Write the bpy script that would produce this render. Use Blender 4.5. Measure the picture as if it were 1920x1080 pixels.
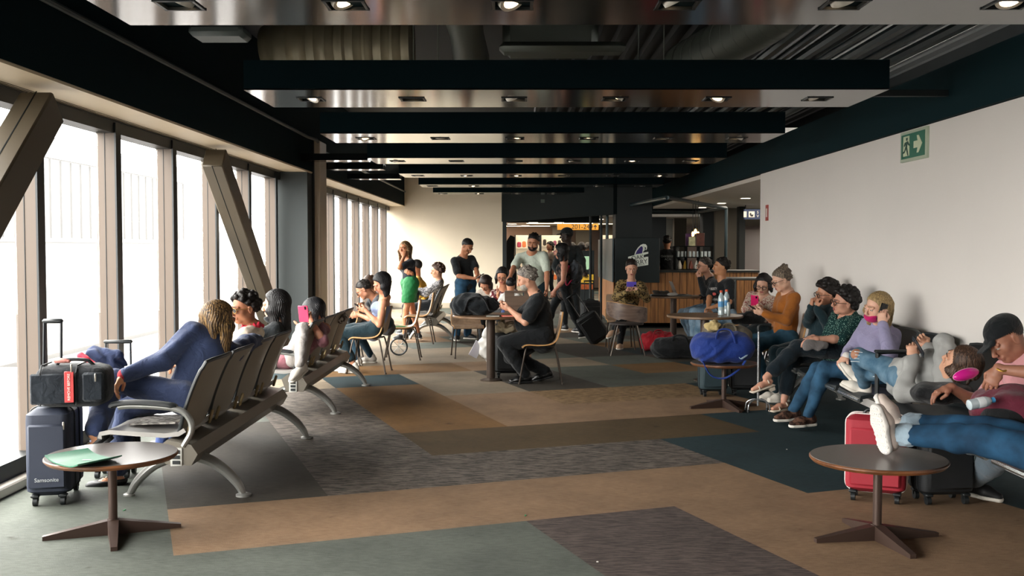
import bpy, math, random
import numpy as np
from mathutils import Vector, Matrix
random.seed(7); np.random.seed(7)
for o in list(bpy.data.objects): bpy.data.objects.remove(o, do_unlink=True)
SC = bpy.context.scene
COL = SC.collection
PI = math.pi
# ---------------------------------------------------------------- camera, world, exposure
F = 1930.0; EYE = 1.6
PITCH = math.atan(78/F); YAW = math.atan(9/F)
cam_d = bpy.data.cameras.new('camera'); cam = bpy.data.objects.new('camera', cam_d); COL.objects.link(cam)
cam_d.lens = F/1920*36; cam_d.sensor_width = 36; cam_d.clip_start = .05; cam_d.clip_end = 400
cam.location = (0, 0, EYE); cam.rotation_euler = (PI/2-PITCH, 0, YAW)
SC.camera = cam
W = bpy.data.worlds.new('world'); SC.world = W; W.use_nodes = True
bg = W.node_tree.nodes['Background']; bg.inputs[0].default_value = (1.0, .975, .94, 1); bg.inputs[1].default_value = 26.0
SC.view_settings.view_transform = 'Standard'; SC.view_settings.look = 'None'
SC.view_settings.exposure = 0.0; SC.view_settings.gamma = 1.0; SC.view_settings.use_curve_mapping = False
def area_light(name, loc, rot, sx, sy, power, col=(1, 1, 1), portal=False):
    d = bpy.data.lights.new(name, 'AREA'); d.shape = 'RECTANGLE'; d.size = sx; d.size_y = sy; d.energy = power; d.color = col
    if portal: d.cycles.is_portal = True
    o = bpy.data.objects.new(name, d); o.location = loc; o.rotation_euler = rot; COL.objects.link(o); return o
area_light('daylight_portal', (-3.52, 10.8, 1.4), (0, -PI/2, 0), 2.6, 30, 1, portal=True)
# ---------------------------------------------------------------- pixel helpers (photo frame 1920x1080 -> place)
def ray(px, py):
    d = Vector(((px-960)/F, 1, -(py-540)/F))
    c, s = math.cos(PITCH), math.sin(PITCH)
    d = Vector((d.x, d.y*c+d.z*s, -d.y*s+d.z*c))
    c, s = math.cos(YAW), math.sin(YAW)
    return Vector((d.x*c-d.y*s, d.x*s+d.y*c, d.z))
def at(px, py, Y):
    r = ray(px, py); return Vector((0, 0, EYE))+r*(Y/r.y)
def fl(px, py, z=0.0):
    r = ray(px, py); return Vector((0, 0, EYE))+r*((z-EYE)/r.z)
# ---------------------------------------------------------------- materials
MATS = {}
def srgb(c):
    if isinstance(c, str):
        c = c.lstrip('#'); c = tuple(int(c[i:i+2], 16)/255 for i in (0, 2, 4))
    return tuple((x/12.92 if x <= .04045 else ((x+.055)/1.055)**2.4) for x in c)
def newmat(name):
    m = bpy.data.materials.new(name); m.use_nodes = True
    nt = m.node_tree; return m, nt, nt.nodes['Principled BSDF']
def N(nt, t, **kw):
    n = nt.nodes.new(t)
    for k, v in kw.items():
        if hasattr(n, k): setattr(n, k, v)
        else: n.inputs[k.replace('_', ' ')].default_value = v
    return n
def ramp(nt, fac, stops):
    r = nt.nodes.new('ShaderNodeValToRGB'); e = r.color_ramp.elements
    while len(e) < len(stops): e.new(.5)
    for i, (p, c) in enumerate(stops): e[i].position = p; e[i].color = (*c, 1)
    nt.links.new(fac, r.inputs[0]); return r
def mat(col, rough=.6, metal=0.0, bump=0.0, bscale=80, var=0.0, vscale=8, spec=.5, emit=None, estr=0, coat=0, key=None):
    k = key or (col, rough, metal, bump, bscale, var, vscale, spec, emit, estr, coat)
    if k in MATS: return MATS[k]
    m, nt, b = newmat('m%d' % len(MATS)); c = srgb(col)
    b.inputs['Base Color'].default_value = (*c, 1); b.inputs['Roughness'].default_value = rough
    b.inputs['Metallic'].default_value = metal; b.inputs['Specular IOR Level'].default_value = spec
    if coat: b.inputs['Coat Weight'].default_value = coat
    if emit: b.inputs['Emission Color'].default_value = (*srgb(emit), 1); b.inputs['Emission Strength'].default_value = estr
    if var or bump: tc = N(nt, 'ShaderNodeTexCoord')
    if var:
        n = N(nt, 'ShaderNodeTexNoise', Scale=vscale, Detail=4.0); nt.links.new(tc.outputs['Object'], n.inputs['Vector'])
        r = ramp(nt, n.outputs[0], [(.25, tuple(x*(1-var) for x in c)), (.75, tuple(min(1, x*(1+var)) for x in c))])
        nt.links.new(r.outputs[0], b.inputs['Base Color'])
    if bump:
        n = N(nt, 'ShaderNodeTexNoise', Scale=float(bscale), Detail=3.0); nt.links.new(tc.outputs['Object'], n.inputs['Vector'])
        bp = N(nt, 'ShaderNodeBump', Strength=bump, Distance=.004); nt.links.new(n.outputs[0], bp.inputs['Height']); nt.links.new(bp.outputs[0], b.inputs['Normal'])
    MATS[k] = m; return m
def fabric(col, var=.12, rough=.85, weave=420, key=None):
    k = key or ('fab', col, var, rough, weave)
    if k in MATS: return MATS[k]
    m, nt, b = newmat('m%d' % len(MATS)); c = srgb(col); tc = N(nt, 'ShaderNodeTexCoord')
    n = N(nt, 'ShaderNodeTexNoise', Scale=9.0, Detail=5.0); nt.links.new(tc.outputs['Object'], n.inputs['Vector'])
    r = ramp(nt, n.outputs[0], [(.3, tuple(x*(1-var) for x in c)), (.7, tuple(min(1, x*(1+var)) for x in c))]); nt.links.new(r.outputs[0], b.inputs['Base Color'])
    n2 = N(nt, 'ShaderNodeTexNoise', Scale=float(weave), Detail=2.0); nt.links.new(tc.outputs['Object'], n2.inputs['Vector'])
    n3 = N(nt, 'ShaderNodeTexNoise', Scale=14.0, Detail=3.0, Distortion=.6); nt.links.new(tc.outputs['Object'], n3.inputs['Vector'])
    ad = N(nt, 'ShaderNodeMath', operation='MULTIPLY_ADD'); nt.links.new(n3.outputs[0], ad.inputs[0]); ad.inputs[1].default_value = 9.0; nt.links.new(n2.outputs[0], ad.inputs[2])
    bp = N(nt, 'ShaderNodeBump', Strength=.5, Distance=.005); nt.links.new(ad.outputs[0], bp.inputs['Height']); nt.links.new(bp.outputs[0], b.inputs['Normal'])
    b.inputs['Roughness'].default_value = rough; b.inputs['Specular IOR Level'].default_value = .2
    b.inputs['Sheen Weight'].default_value = .15
    MATS[k] = m; return m
def pattern(kind, c1, c2, scale=30, rough=.85):
    k = ('pat', kind, c1, c2, scale)
    if k in MATS: return MATS[k]
    m, nt, b = newmat('m%d' % len(MATS)); tc = N(nt, 'ShaderNodeTexCoord')
    a, d = srgb(c1), srgb(c2)
    if kind == 'dots':
        n = N(nt, 'ShaderNodeTexVoronoi', Scale=float(scale)); nt.links.new(tc.outputs['Object'], n.inputs['Vector'])
        r = ramp(nt, n.outputs['Distance'], [(.22, d), (.3, a)])
    elif kind == 'leopard':
        n = N(nt, 'ShaderNodeTexVoronoi', Scale=float(scale)); n.feature = 'F1'; nt.links.new(tc.outputs['Object'], n.inputs['Vector'])
        r = ramp(nt, n.outputs['Distance'], [(.18, tuple(x*.7 for x in a)), (.24, d), (.42, d), (.48, a)])
    elif kind == 'floral':
        n = N(nt, 'ShaderNodeTexNoise', Scale=float(scale), Detail=3.0, Distortion=1.5); nt.links.new(tc.outputs['Object'], n.inputs['Vector'])
        r = ramp(nt, n.outputs[0], [(.44, a), (.47, d), (.52, d), (.55, a)])
    elif kind == 'denim':
        n = N(nt, 'ShaderNodeTexNoise', Scale=float(scale), Detail=5.0); nt.links.new(tc.outputs['Object'], n.inputs['Vector'])
        r = ramp(nt, n.outputs[0], [(.35, a), (.7, d)])
    elif kind == 'mottle':
        n = N(nt, 'ShaderNodeTexNoise', Scale=float(scale), Detail=6.0); nt.links.new(tc.outputs['Object'], n.inputs['Vector'])
        r = ramp(nt, n.outputs[0], [(.46, a), (.54, d)])
    nt.links.new(r.outputs[0], b.inputs['Base Color'])
    n2 = N(nt, 'ShaderNodeTexNoise', Scale=320.0, Detail=2.0); nt.links.new(tc.outputs['Object'], n2.inputs['Vector'])
    bp = N(nt, 'ShaderNodeBump', Strength=.35, Distance=.002); nt.links.new(n2.outputs[0], bp.inputs['Height']); nt.links.new(bp.outputs[0], b.inputs['Normal'])
    b.inputs['Roughness'].default_value = rough; b.inputs['Specular IOR Level'].default_value = .2
    MATS[k] = m; return m
def wood(c1, c2, scale=1.0, rough=.4, axis='Z', coat=.2):
    k = ('wood', c1, c2, scale, rough, axis)
    if k in MATS: return MATS[k]
    m, nt, b = newmat('m%d' % len(MATS)); tc = N(nt, 'ShaderNodeTexCoord'); mp = N(nt, 'ShaderNodeMapping')
    s = {'X': (1, 14, 14), 'Y': (14, 1, 14), 'Z': (14, 14, 1)}[axis]; mp.inputs['Scale'].default_value = tuple(x*scale for x in s)
    nt.links.new(tc.outputs['Object'], mp.inputs[0])
    n = N(nt, 'ShaderNodeTexNoise', Scale=2.2, Detail=6.0, Distortion=.6); nt.links.new(mp.outputs[0], n.inputs['Vector'])
    r = ramp(nt, n.outputs[0], [(.3, srgb(c1)), (.7, srgb(c2))]); nt.links.new(r.outputs[0], b.inputs['Base Color'])
    b.inputs['Roughness'].default_value = rough; b.inputs['Coat Weight'].default_value = coat; b.inputs['Coat Roughness'].default_value = .25
    MATS[k] = m; return m
def skin(col):
    k = ('skin', col)
    if k in MATS: return MATS[k]
    m, nt, b = newmat('m%d' % len(MATS)); c = srgb(col); tc = N(nt, 'ShaderNodeTexCoord')
    n = N(nt, 'ShaderNodeTexNoise', Scale=18.0, Detail=4.0); nt.links.new(tc.outputs['Object'], n.inputs['Vector'])
    r = ramp(nt, n.outputs[0], [(.3, (c[0]*.9, c[1]*.82, c[2]*.8)), (.7, (min(1, c[0]*1.07), c[1]*1.03, c[2]))]); nt.links.new(r.outputs[0], b.inputs['Base Color'])
    b.inputs['Roughness'].default_value = .5; b.inputs['Subsurface Weight'].default_value = .12; b.inputs['Subsurface Radius'].default_value = (.012, .005, .003)
    b.inputs['Specular IOR Level'].default_value = .35
    MATS[k] = m; return m
def hairmat(c1, c2=None):
    k = ('hair', c1, c2)
    if k in MATS: return MATS[k]
    m, nt, b = newmat('m%d' % len(MATS)); tc = N(nt, 'ShaderNodeTexCoord'); mp = N(nt, 'ShaderNodeMapping'); mp.inputs['Scale'].default_value = (90, 90, 7)
    nt.links.new(tc.outputs['Object'], mp.inputs[0])
    n = N(nt, 'ShaderNodeTexNoise', Scale=1.5, Detail=5.0, Distortion=.7); nt.links.new(mp.outputs[0], n.inputs['Vector'])
    a = srgb(c1); d = srgb(c2) if c2 else tuple(min(1, x*1.9+.004) for x in a)
    r = ramp(nt, n.outputs[0], [(.42, a), (.66, d)]); nt.links.new(r.outputs[0], b.inputs['Base Color'])
    bp = N(nt, 'ShaderNodeBump', Strength=.7, Distance=.004); nt.links.new(n.outputs[0], bp.inputs['Height']); nt.links.new(bp.outputs[0], b.inputs['Normal'])
    b.inputs['Roughness'].default_value = .5; b.inputs['Specular IOR Level'].default_value = .3
    MATS[k] = m; return m
# ---------------------------------------------------------------- mesh builder
def rot(ax, ay, az):
    return Matrix.Rotation(az, 3, 'Z') @ Matrix.Rotation(ay, 3, 'Y') @ Matrix.Rotation(ax, 3, 'X')
class MB:
    def __init__(s): s.v = []; s.f = []; s.m = []; s.mi = 0
    def raw(s, vs, fs):
        o = len(s.v); s.v += [tuple(v) for v in vs]; s.f += [tuple(i+o for i in f) for f in fs]; s.m += [s.mi]*len(fs)
    def box(s, c, d, r=None, bev=0.0):
        hx, hy, hz = d[0]/2, d[1]/2, d[2]/2; c = Vector(c)
        b = min(bev, hx*.98, hy*.98, hz*.98)
        if b <= 0:
            vs = [Vector((x*hx, y*hy, z*hz)) for x in (-1, 1) for y in (-1, 1) for z in (-1, 1)]
            fs = [(0, 1, 3, 2), (4, 6, 7, 5), (0, 4, 5, 1), (2, 3, 7, 6), (0, 2, 6, 4), (1, 5, 7, 3)]
        else:
            vs = []; idx = {}
            for x in (-1, 1):
                for y in (-1, 1):
                    for z in (-1, 1):
                        idx[x, y, z, 0] = len(vs); vs.append(Vector((x*hx, y*(hy-b), z*(hz-b))))
                        idx[x, y, z, 1] = len(vs); vs.append(Vector((x*(hx-b), y*hy, z*(hz-b))))
                        idx[x, y, z, 2] = len(vs); vs.append(Vector((x*(hx-b), y*(hy-b), z*hz)))
            fs = []
            for sg in (-1, 1):
                q = [(-1, -1), (1, -1), (1, 1), (-1, 1)]
                if sg < 0: q = q[::-1]
                fs.append(tuple(idx[sg, a, d_, 0] for a, d_ in q))
                fs.append(tuple(idx[d_, sg, a, 1] for a, d_ in q))
                fs.append(tuple(idx[a, d_, sg, 2] for a, d_ in q))
            for a in (-1, 1):
                for b_ in (-1, 1):
                    f = (idx[a, b_, -1, 0], idx[a, b_, -1, 1], idx[a, b_, 1, 1], idx[a, b_, 1, 0]); fs.append(f if a*b_ > 0 else f[::-1])
                    f = (idx[a, -1, b_, 0], idx[a, 1, b_, 0], idx[a, 1, b_, 2], idx[a, -1, b_, 2]); fs.append(f if a*b_ > 0 else f[::-1])
                    f = (idx[-1, a, b_, 1], idx[-1, a, b_, 2], idx[1, a, b_, 2], idx[1, a, b_, 1]); fs.append(f if a*b_ > 0 else f[::-1])
                    for c_ in (-1, 1):
                        f = (idx[a, b_, c_, 0], idx[a, b_, c_, 1], idx[a, b_, c_, 2]); fs.append(f if a*b_*c_ > 0 else f[::-1])
        if r is not None: vs = [r @ v for v in vs]
        s.raw([v+c for v in vs], fs); return s
    def tube(s, pts, r, n=10, sx=1.0, closed=False, up=None, caps=True):
        P = [Vector(p) for p in pts]; m = len(P); rs = r if isinstance(r, (list, tuple)) else [r]*m
        rings = []; prev = None
        for i in range(m):
            if closed: t = P[(i+1) % m]-P[i-1]
            else: t = P[min(i+1, m-1)]-P[max(i-1, 0)]
            t.normalize()
            if up is not None:
                a = Vector(up)-t*Vector(up).dot(t)
                if a.length < 1e-4: a = prev
            elif prev is None:
                a = Vector((0, 0, 1)) if abs(t.z) < .9 else Vector((1, 0, 0)); a = a-t*a.dot(t)
            else: a = prev-t*prev.dot(t)
            a.normalize(); prev = a; b = t.cross(a)
            rings.append([P[i]+a*(math.cos(2*PI*j/n)*rs[i])+b*(math.sin(2*PI*j/n)*rs[i]*sx) for j in range(n)])
        vs = [v for R in rings for v in R]; fs = []
        for i in range(m if closed else m-1):
            for j in range(n):
                i2 = (i+1) % m; fs.append((i*n+j, i*n+(j+1) % n, i2*n+(j+1) % n, i2*n+j))
        if not closed and caps: fs += [tuple(range(n))[::-1], tuple((m-1)*n+j for j in range(n))]
        s.raw(vs, fs); return s
    def cyl(s, a, b, r, n=16, r2=None): return s.tube([a, b], [r, r if r2 is None else r2], n)
    def lathe(s, prof, c=(0, 0, 0), n=32, R=None):
        c = Vector(c); vs = []; fs = []; k = len(prof)
        for j in range(n):
            a = 2*PI*j/n
            for (r, z) in prof:
                p = Vector((r*math.cos(a), r*math.sin(a), z)); vs.append((R @ p if R else p)+c)
        for j in range(n):
            for i in range(k-1):
                fs.append((j*k+i, ((j+1) % n)*k+i, ((j+1) % n)*k+i+1, j*k+i+1))
        fs.append(tuple(j*k for j in range(n))[::-1]); fs.append(tuple(j*k+k-1 for j in range(n)))
        s.raw(vs, fs); return s
    def ell(s, c, rx, ry=None, rz=None, n=16, m=10, R=None):
        ry = ry or rx; rz = rz or rx; c = Vector(c); vs = []; fs = []
        for i in range(m+1):
            th = PI*i/m
            for j in range(n):
                a = 2*PI*j/n; p = Vector((rx*math.sin(th)*math.cos(a), ry*math.sin(th)*math.sin(a), rz*math.cos(th)))
                vs.append((R @ p if R else p)+c)
        for i in range(m):
            for j in range(n): fs.append((i*n+j, (i+1)*n+j, (i+1)*n+(j+1) % n, i*n+(j+1) % n))
        s.raw(vs, fs); return s
    def prism(s, poly, h, c=(0, 0, 0), R=None):
        # poly in local xy, extruded +z by h
        c = Vector(c); n = len(poly)
        vs = [Vector((x, y, 0)) for x, y in poly]+[Vector((x, y, h)) for x, y in poly]
        if R: vs = [R @ v for v in vs]
        ar = sum(poly[i][0]*poly[(i+1) % n][1]-poly[(i+1) % n][0]*poly[i][1] for i in range(n))
        fs = [tuple(range(n))[::-1], tuple(range(n, 2*n))]+[(i, (i+1) % n, n+(i+1) % n, n+i) for i in range(n)]
        if ar < 0: fs = [f[::-1] for f in fs]
        s.raw([v+c for v in vs], fs); return s
    def sheet(s, grid, th):
        # grid[i][j] points; thickness th along normals
        a, b = len(grid), len(grid[0]); G = [[Vector(p) for p in r] for r in grid]
        top = []; bot = []
        for i in range(a):
            for j in range(b):
                u = G[min(i+1, a-1)][j]-G[max(i-1, 0)][j]; w = G[i][min(j+1, b-1)]-G[i][max(j-1, 0)]
                nn = u.cross(w); nn.normalize(); top.append(G[i][j]+nn*th/2); bot.append(G[i][j]-nn*th/2)
        fs = []; o = a*b
        for i in range(a-1):
            for j in range(b-1):
                q = (i*b+j, (i+1)*b+j, (i+1)*b+j+1, i*b+j+1); fs.append(q); fs.append(tuple(x+o for x in q[::-1]))
        ed = [(i*b, (i+1)*b) for i in range(a-1)]+[((a-1)*b+j, (a-1)*b+j+1) for j in range(b-1)]+[((i+1)*b+b-1, i*b+b-1) for i in range(a-1)]+[(j+1, j) for j in range(b-1)]
        for p, q in ed: fs.append((q, p, p+o, q+o))
        s.raw(top+bot, fs); return s
def mesh_obj(name, verts, faces, mats, parent=None, loc=(0, 0, 0), mi=None, smooth=True, angle=40):
    me = bpy.data.meshes.new(name); me.from_pydata([tuple(v) for v in verts], [], faces)
    for m in (mats if isinstance(mats, (list, tuple)) else [mats]): me.materials.append(m)
    if mi is not None: me.polygons.foreach_set('material_index', mi)
    if smooth:
        me.polygons.foreach_set('use_smooth', [True]*len(me.polygons))
        try: me.set_sharp_from_angle(angle=math.radians(angle))
        except Exception: pass
    me.update()
    o = bpy.data.objects.new(name, me); COL.objects.link(o); o.location = loc
    if parent: o.parent = parent
    return o
def part(name, mb, mats, parent=None, loc=(0, 0, 0), smooth=True, label=None, angle=40, rotz=0):
    o = mesh_obj(name, mb.v, mb.f, mats, parent, loc, mb.m, smooth, angle); o.rotation_euler = (0, 0, rotz)
    if label: o['label'] = label
    return o
def tag(o, label, cat, group=None):
    o['label'] = label; o['category'] = cat
    if group: o['group'] = group
    return o
def thing(name, label, cat, loc=(0, 0, 0), rz=0, group=None):
    o = bpy.data.objects.new(name, None); o.empty_display_size = .1; COL.objects.link(o)
    o.location = loc; o.rotation_euler = (0, 0, rz); return tag(o, label, cat, group)
def struct(name, mb, mats, smooth=False, parent=None):
    o = part(name, mb, mats, parent, smooth=smooth)
    if parent is None: o['kind'] = 'structure'
    return o
KIDS = {}
def kids(o): return [c for c in COL.objects if c.parent == o]
def dup(o, loc, rz=0, label=None, group=None, parent=None):
    c = o.copy(); COL.objects.link(c)
    if parent: c.parent = parent
    else:
        c.location = loc; c.rotation_euler = (0, 0, rz)
        if label: c['label'] = label
        if group: c['group'] = group
    for k in kids(o): dup(k, None, parent=c)
    return c
def text(name, s, size, mt, parent, loc, R, ext=.002, align='CENTER', sx=1.0):
    cu = bpy.data.curves.new(name, 'FONT'); cu.body = s; cu.size = size; cu.align_x = align; cu.align_y = 'CENTER'; cu.extrude = ext
    t = bpy.data.objects.new('t', cu); COL.objects.link(t)
    dg = bpy.context.evaluated_depsgraph_get(); me = bpy.data.meshes.new_from_object(t.evaluated_get(dg))
    bpy.data.objects.remove(t); me.materials.clear(); me.materials.append(mt)
    o = bpy.data.objects.new(name, me); COL.objects.link(o); o.parent = parent
    o.matrix_local = Matrix.Translation(Vector(loc)) @ R.to_4x4() @ Matrix.Diagonal((sx, 1, 1, 1)); return o
# ================================================================ SETTING
BLK = '#0a1416'; M_black = mat('#0d1719', .7, bump=.1, bscale=60); M_matte = mat('#070e10', .9, spec=.2)
M_hdr = mat('#091a1e', .9, spec=.06)
M_cream = mat('#dacdb6', .8, bump=.25, bscale=6, var=.05, vscale=1.2)
M_white = mat('#ebe5df', .75, bump=.08, bscale=10, var=.02, vscale=1.0)
M_alu = mat('#45372a', .55, .0, var=.04, vscale=3); M_dark_shade_alu = mat('#141a1c', .45, .3)
M_soffit = mat('#c2b296', .6, var=.06, vscale=2)
# ---- carpet floor: module of about one metre, laid at 20.5 degrees
def carpet(name, c1, c2, ang, fine=1.0, streak=.5, dk=.60):
    m, nt, b = newmat(name); tc = N(nt, 'ShaderNodeTexCoord'); mp = N(nt, 'ShaderNodeMapping')
    mp.inputs['Rotation'].default_value = (0, 0, -math.radians(ang)); mp.inputs['Scale'].default_value = (14*fine, 90*fine, 1)
    nt.links.new(tc.outputs['Object'], mp.inputs[0])
    n = N(nt, 'ShaderNodeTexNoise', Scale=1.0, Detail=5.0, Roughness=.7); nt.links.new(mp.outputs[0], n.inputs['Vector'])
    n2 = N(nt, 'ShaderNodeTexNoise', Scale=1.7, Detail=5.0, Roughness=.6); nt.links.new(tc.outputs['Object'], n2.inputs['Vector'])
    n3 = N(nt, 'ShaderNodeTexNoise', Scale=6.0, Detail=4.0); nt.links.new(tc.outputs['Object'], n3.inputs['Vector'])
    a, d = [tuple(q*dk for q in srgb(c_)) for c_ in (c1, c2)]
    r = ramp(nt, n.outputs[0], [(.5-streak*.5+.1, a), (.5+streak*.5-.1, d)])
    st = ramp(nt, n2.outputs[0], [(.3, (.78, .78, .78)), (.6, (1.06, 1.05, 1.04))])
    sp = ramp(nt, n3.outputs[0], [(.24, (.55, .5, .48)), (.32, (1, 1, 1))])
    m1 = N(nt, 'ShaderNodeMix', data_type='RGBA', blend_type='MULTIPLY'); m1.inputs[0].default_value = 1
    nt.links.new(r.outputs[0], m1.inputs[6]); nt.links.new(st.outputs[0], m1.inputs[7])
    m2 = N(nt, 'ShaderNodeMix', data_type='RGBA', blend_type='MULTIPLY'); m2.inputs[0].default_value = 1
    nt.links.new(m1.outputs[2], m2.inputs[6]); nt.links.new(sp.outputs[0], m2.inputs[7]); nt.links.new(m2.outputs[2], b.inputs['Base Color'])
    n4 = N(nt, 'ShaderNodeTexNoise', Scale=260.0, Detail=2.0); nt.links.new(tc.outputs['Object'], n4.inputs['Vector'])
    bp = N(nt, 'ShaderNodeBump', Strength=.5, Distance=.004); nt.links.new(n4.outputs[0], bp.inputs['Height']); nt.links.new(bp.outputs[0], b.inputs['Normal'])
    b.inputs['Roughness'].default_value = .78; b.inputs['Specular IOR Level'].default_value = .18
    return m
AN = 20.5
CP = {'g': carpet('carpet_grey', '#5a5f57', '#737870', AN), 'b': carpet('carpet_beige', '#8e7157', '#a88a6d', AN+90),
      'q': carpet('carpet_taupe', '#4c4240', '#6e625c', AN+90, .6, .35), 'o': carpet('carpet_olive', '#52432d', '#69563b', AN),
      'n': carpet('carpet_tan', '#795a36', '#957046', AN), 'k': carpet('carpet_dark', '#403b35', '#565149', AN),
      't': carpet('carpet_teal', '#24363a', '#34494e', AN), 'l': carpet('carpet_light', '#90816d', '#aa9a84', AN),
      'x': carpet('carpet_speckle', '#45403c', '#857a70', AN+90, .5, .3), 's': carpet('carpet_ribbed', '#6f583d', '#ac8d67', AN+90, .7, .3)}
CK = list(CP)
U0, UM, V0, VM = .178, .978, 5.55, 1.0
rows = {  # row -> (first column, string of cells)
 -3: (-6, 'gggggggbgbbtttt'), -2: (-6, 'ggggggggqbbtttt'), -1: (-6, 'ggggggggqbbtttt'), 0: (-6, 'ggggggbbbbttttt'), 1: (-6, 'ggggggkxxxtttttt'),
 2: (-6, 'ggggggkxoootttt'), 3: (-6, 'ggggggkxnbbbttt'), 4: (-6, 'gggggggxnbsstttt'), 5: (-6, 'gggggggxnlkggtt'),
 6: (-6, 'ggggggglt lkgntt'.replace(' ', '')), 7: (-6, 'llgggggtnnblgkktt'), 8: (-6, 'llgggllklllgktkkk'), 9: (-6, 'lglglgtlkllkknkkk')}
def cell(c, r):
    if r in rows:
        f0, s = rows[r]; i = c-f0
        if 0 <= i < len(s): return s[i]
        return 'g' if i < 0 else 't'
    rr = random.Random(c*131+r*17)
    if r < -3: return 'g' if c < 2 else rr.choice('qbg')
    return rr.choice('lglgktlglb') if c < 8 else rr.choice('kkgtk')
def clip(poly, ax, val, sg):
    out = []
    for i in range(len(poly)):
        p, q = poly[i], poly[(i+1) % len(poly)]; a = (p[ax]-val)*sg; b_ = (q[ax]-val)*sg
        if a >= 0: out.append(p)
        if (a < 0) != (b_ < 0):
            t = a/(a-b_); out.append(tuple(p[k]+(q[k]-p[k])*t for k in range(2)))
    return out
fm = MB(); ca, sa = math.cos(math.radians(AN)), math.sin(math.radians(AN))
for r in range(-14, 44):
    for c in range(-8, 34):
        poly = []
        for du, dv in ((0, 0), (1, 0), (1, 1), (0, 1)):
            u = U0+(c+du)*UM; v = V0+(r+dv)*VM; poly.append((u*ca-v*sa, u*sa+v*ca))
        for ax, val, sg in ((0, -3.6, 1), (0, 14, -1), (1, -5, 1), (1, 40, -1)):
            poly = clip(poly, ax, val, sg)
            if len(poly) < 3: break
        if len(poly) < 3: continue
        fm.mi = CK.index(cell(c, r)); fm.raw([(x, y, 0) for x, y in poly], [tuple(range(len(poly)))])
struct('floor', fm, [CP[k] for k in CK])
sb = MB().box((5.2, 17.5, -.15), (17.6, 45, .28)); struct('trim_1', sb, M_black)
# ---- left glazed wall
XG, XI, XH = -3.47, -3.32, -2.93; YE = 26.9
GL, nt, b = newmat('window_glass'); nt.nodes.remove(b)
tr = N(nt, 'ShaderNodeBsdfTransparent'); tr.inputs[0].default_value = (.97, .975, .97, 1); gs = N(nt, 'ShaderNodeBsdfGlossy', Roughness=.02)
df = N(nt, 'ShaderNodeBsdfTranslucent'); df.inputs[0].default_value = (.9, .9, .88, 1)
mx = N(nt, 'ShaderNodeMixShader'); mx2 = N(nt, 'ShaderNodeMixShader'); mx2.inputs[0].default_value = .022
nt.links.new(tr.outputs[0], mx2.inputs[1]); nt.links.new(df.outputs[0], mx2.inputs[2])
mx.inputs[0].default_value = .025; nt.links.new(mx2.outputs[0], mx.inputs[1]); nt.links.new(gs.outputs[0], mx.inputs[2]); nt.links.new(mx.outputs[0], nt.nodes['Material Output'].inputs[0])
my = [7.1+1.41*k for k in range(-7, 6)]+[17.1, 18.6, 20.08, 21.57, 23.05, 24.55, 26.1]
ntr = 2
for i, y in enumerate(my):
    m = MB(); m.mi = 0
    m.box((-3.395, y+.055, 1.32), (.15, .105, 2.6)); m.mi = 1
    m.box((-3.312, y+.055, 1.32), (.014, .11, 2.6)); m.box((-3.40, y-.0005, 1.32), (.004, .004, 2.6))  # inner mullion face coloured dark for its backlit shade; thin strip is the groove
    struct('trim_%d' % ntr, m, [M_alu, M_dark_shade_alu]); ntr += 1
allm = [-4.2]+my+[YE]
n_w = 1
for i in range(len(allm)-1):
    y0, y1 = allm[i]+.11, allm[i+1]
    if y1-y0 < .3: continue
    struct('window_%d' % n_w, MB().box((-3.46, (y0+y1)/2, 1.35), (.012, y1-y0, 2.42)), GL); n_w += 1
m = MB(); m.box((-3.42, 11.35, .09), (.16, 31.1, .18)); struct('trim_%d' % ntr, m, M_dark_shade_alu); ntr += 1
m = MB(); m.box((-3.30, 11.35, .035), (.09, 31.1, .07), bev=.01); struct('trim_%d' % ntr, m, mat('#b9b3aa', .4, .5)); ntr += 1
m = MB(); m.box((-3.40, 11.35, 2.585), (.16, 31.1, .10)); struct('trim_%d' % ntr, m, M_dark_shade_alu); ntr += 1
# soffit with shadow gaps and perforated strip, header beam, conduit on the header
m = MB(); m.mi = 0; m.box((-3.08, 11.35, 2.655), (.30, 31.1, .02)); m.box((-3.295, 11.35, 2.657), (.12, 31.1, .02)); m.mi = 1
m.box((-3.232, 11.35, 2.664), (.012, 31.1, .02))
for k in range(3): m.box((-3.27-.03*k, 11.35, 2.646), (.006, 31.1, .002))
struct('trim_%d' % ntr, m, [M_soffit, M_matte]); ntr += 1
m = MB(); m.box((-3.23, 11.35, 3.3), (.6, 31.1, 1.28)); struct('wall_left_header', m, M_hdr).name = 'wall_left'
m = MB(); m.tube([(-2.905, -4, 3.12), (-2.905, 14.4, 3.12), (-2.86, 14.75, 3.12), (-2.86, 15.1, 3.06), (-2.905, 15.4, 3.02), (-2.905, 26.8, 3.02)], .022, 8)
o = part('conduit_pipe', m, mat('#3c4444', .5, .3)); tag(o, 'dark conduit running along the header beam above the windows', 'pipe')
# pier wall between the two glazed bays and beige column
struct('trim_%d' % ntr, MB().box((-3.2, 14.95, 1.32), (.52, .95, 2.64)), mat('#2c3232', .7, bump=.2, bscale=20)); ntr += 1
m = MB(); m.box((-2.875, 15.1, 1.56), (.09, .5, 3.12), bev=.01); m.mi = 1; m.box((-2.925, 14.83, 1.56), (.03, .08, 3.12)); struct('trim_%d' % ntr, m, [mat('#a89a86', .5, .2), M_dark_shade_alu]); ntr += 1
# end wall
EX = -.37
struct('wall_back', MB().box(((-3.6+EX)/2, YE+.1, 1.9), (EX+3.6, .2, 3.8)), M_cream)
struct('baseboard_back', MB().box(((-3.4+EX)/2, YE-.01, .06), (EX+3.3, .02, .12)), mat('#a59a88', .6))
struct('trim_%d' % ntr, MB().box((EX+.05, YE+.05, 1.9), (.1, .4, 3.8)), M_black); ntr += 1
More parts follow.
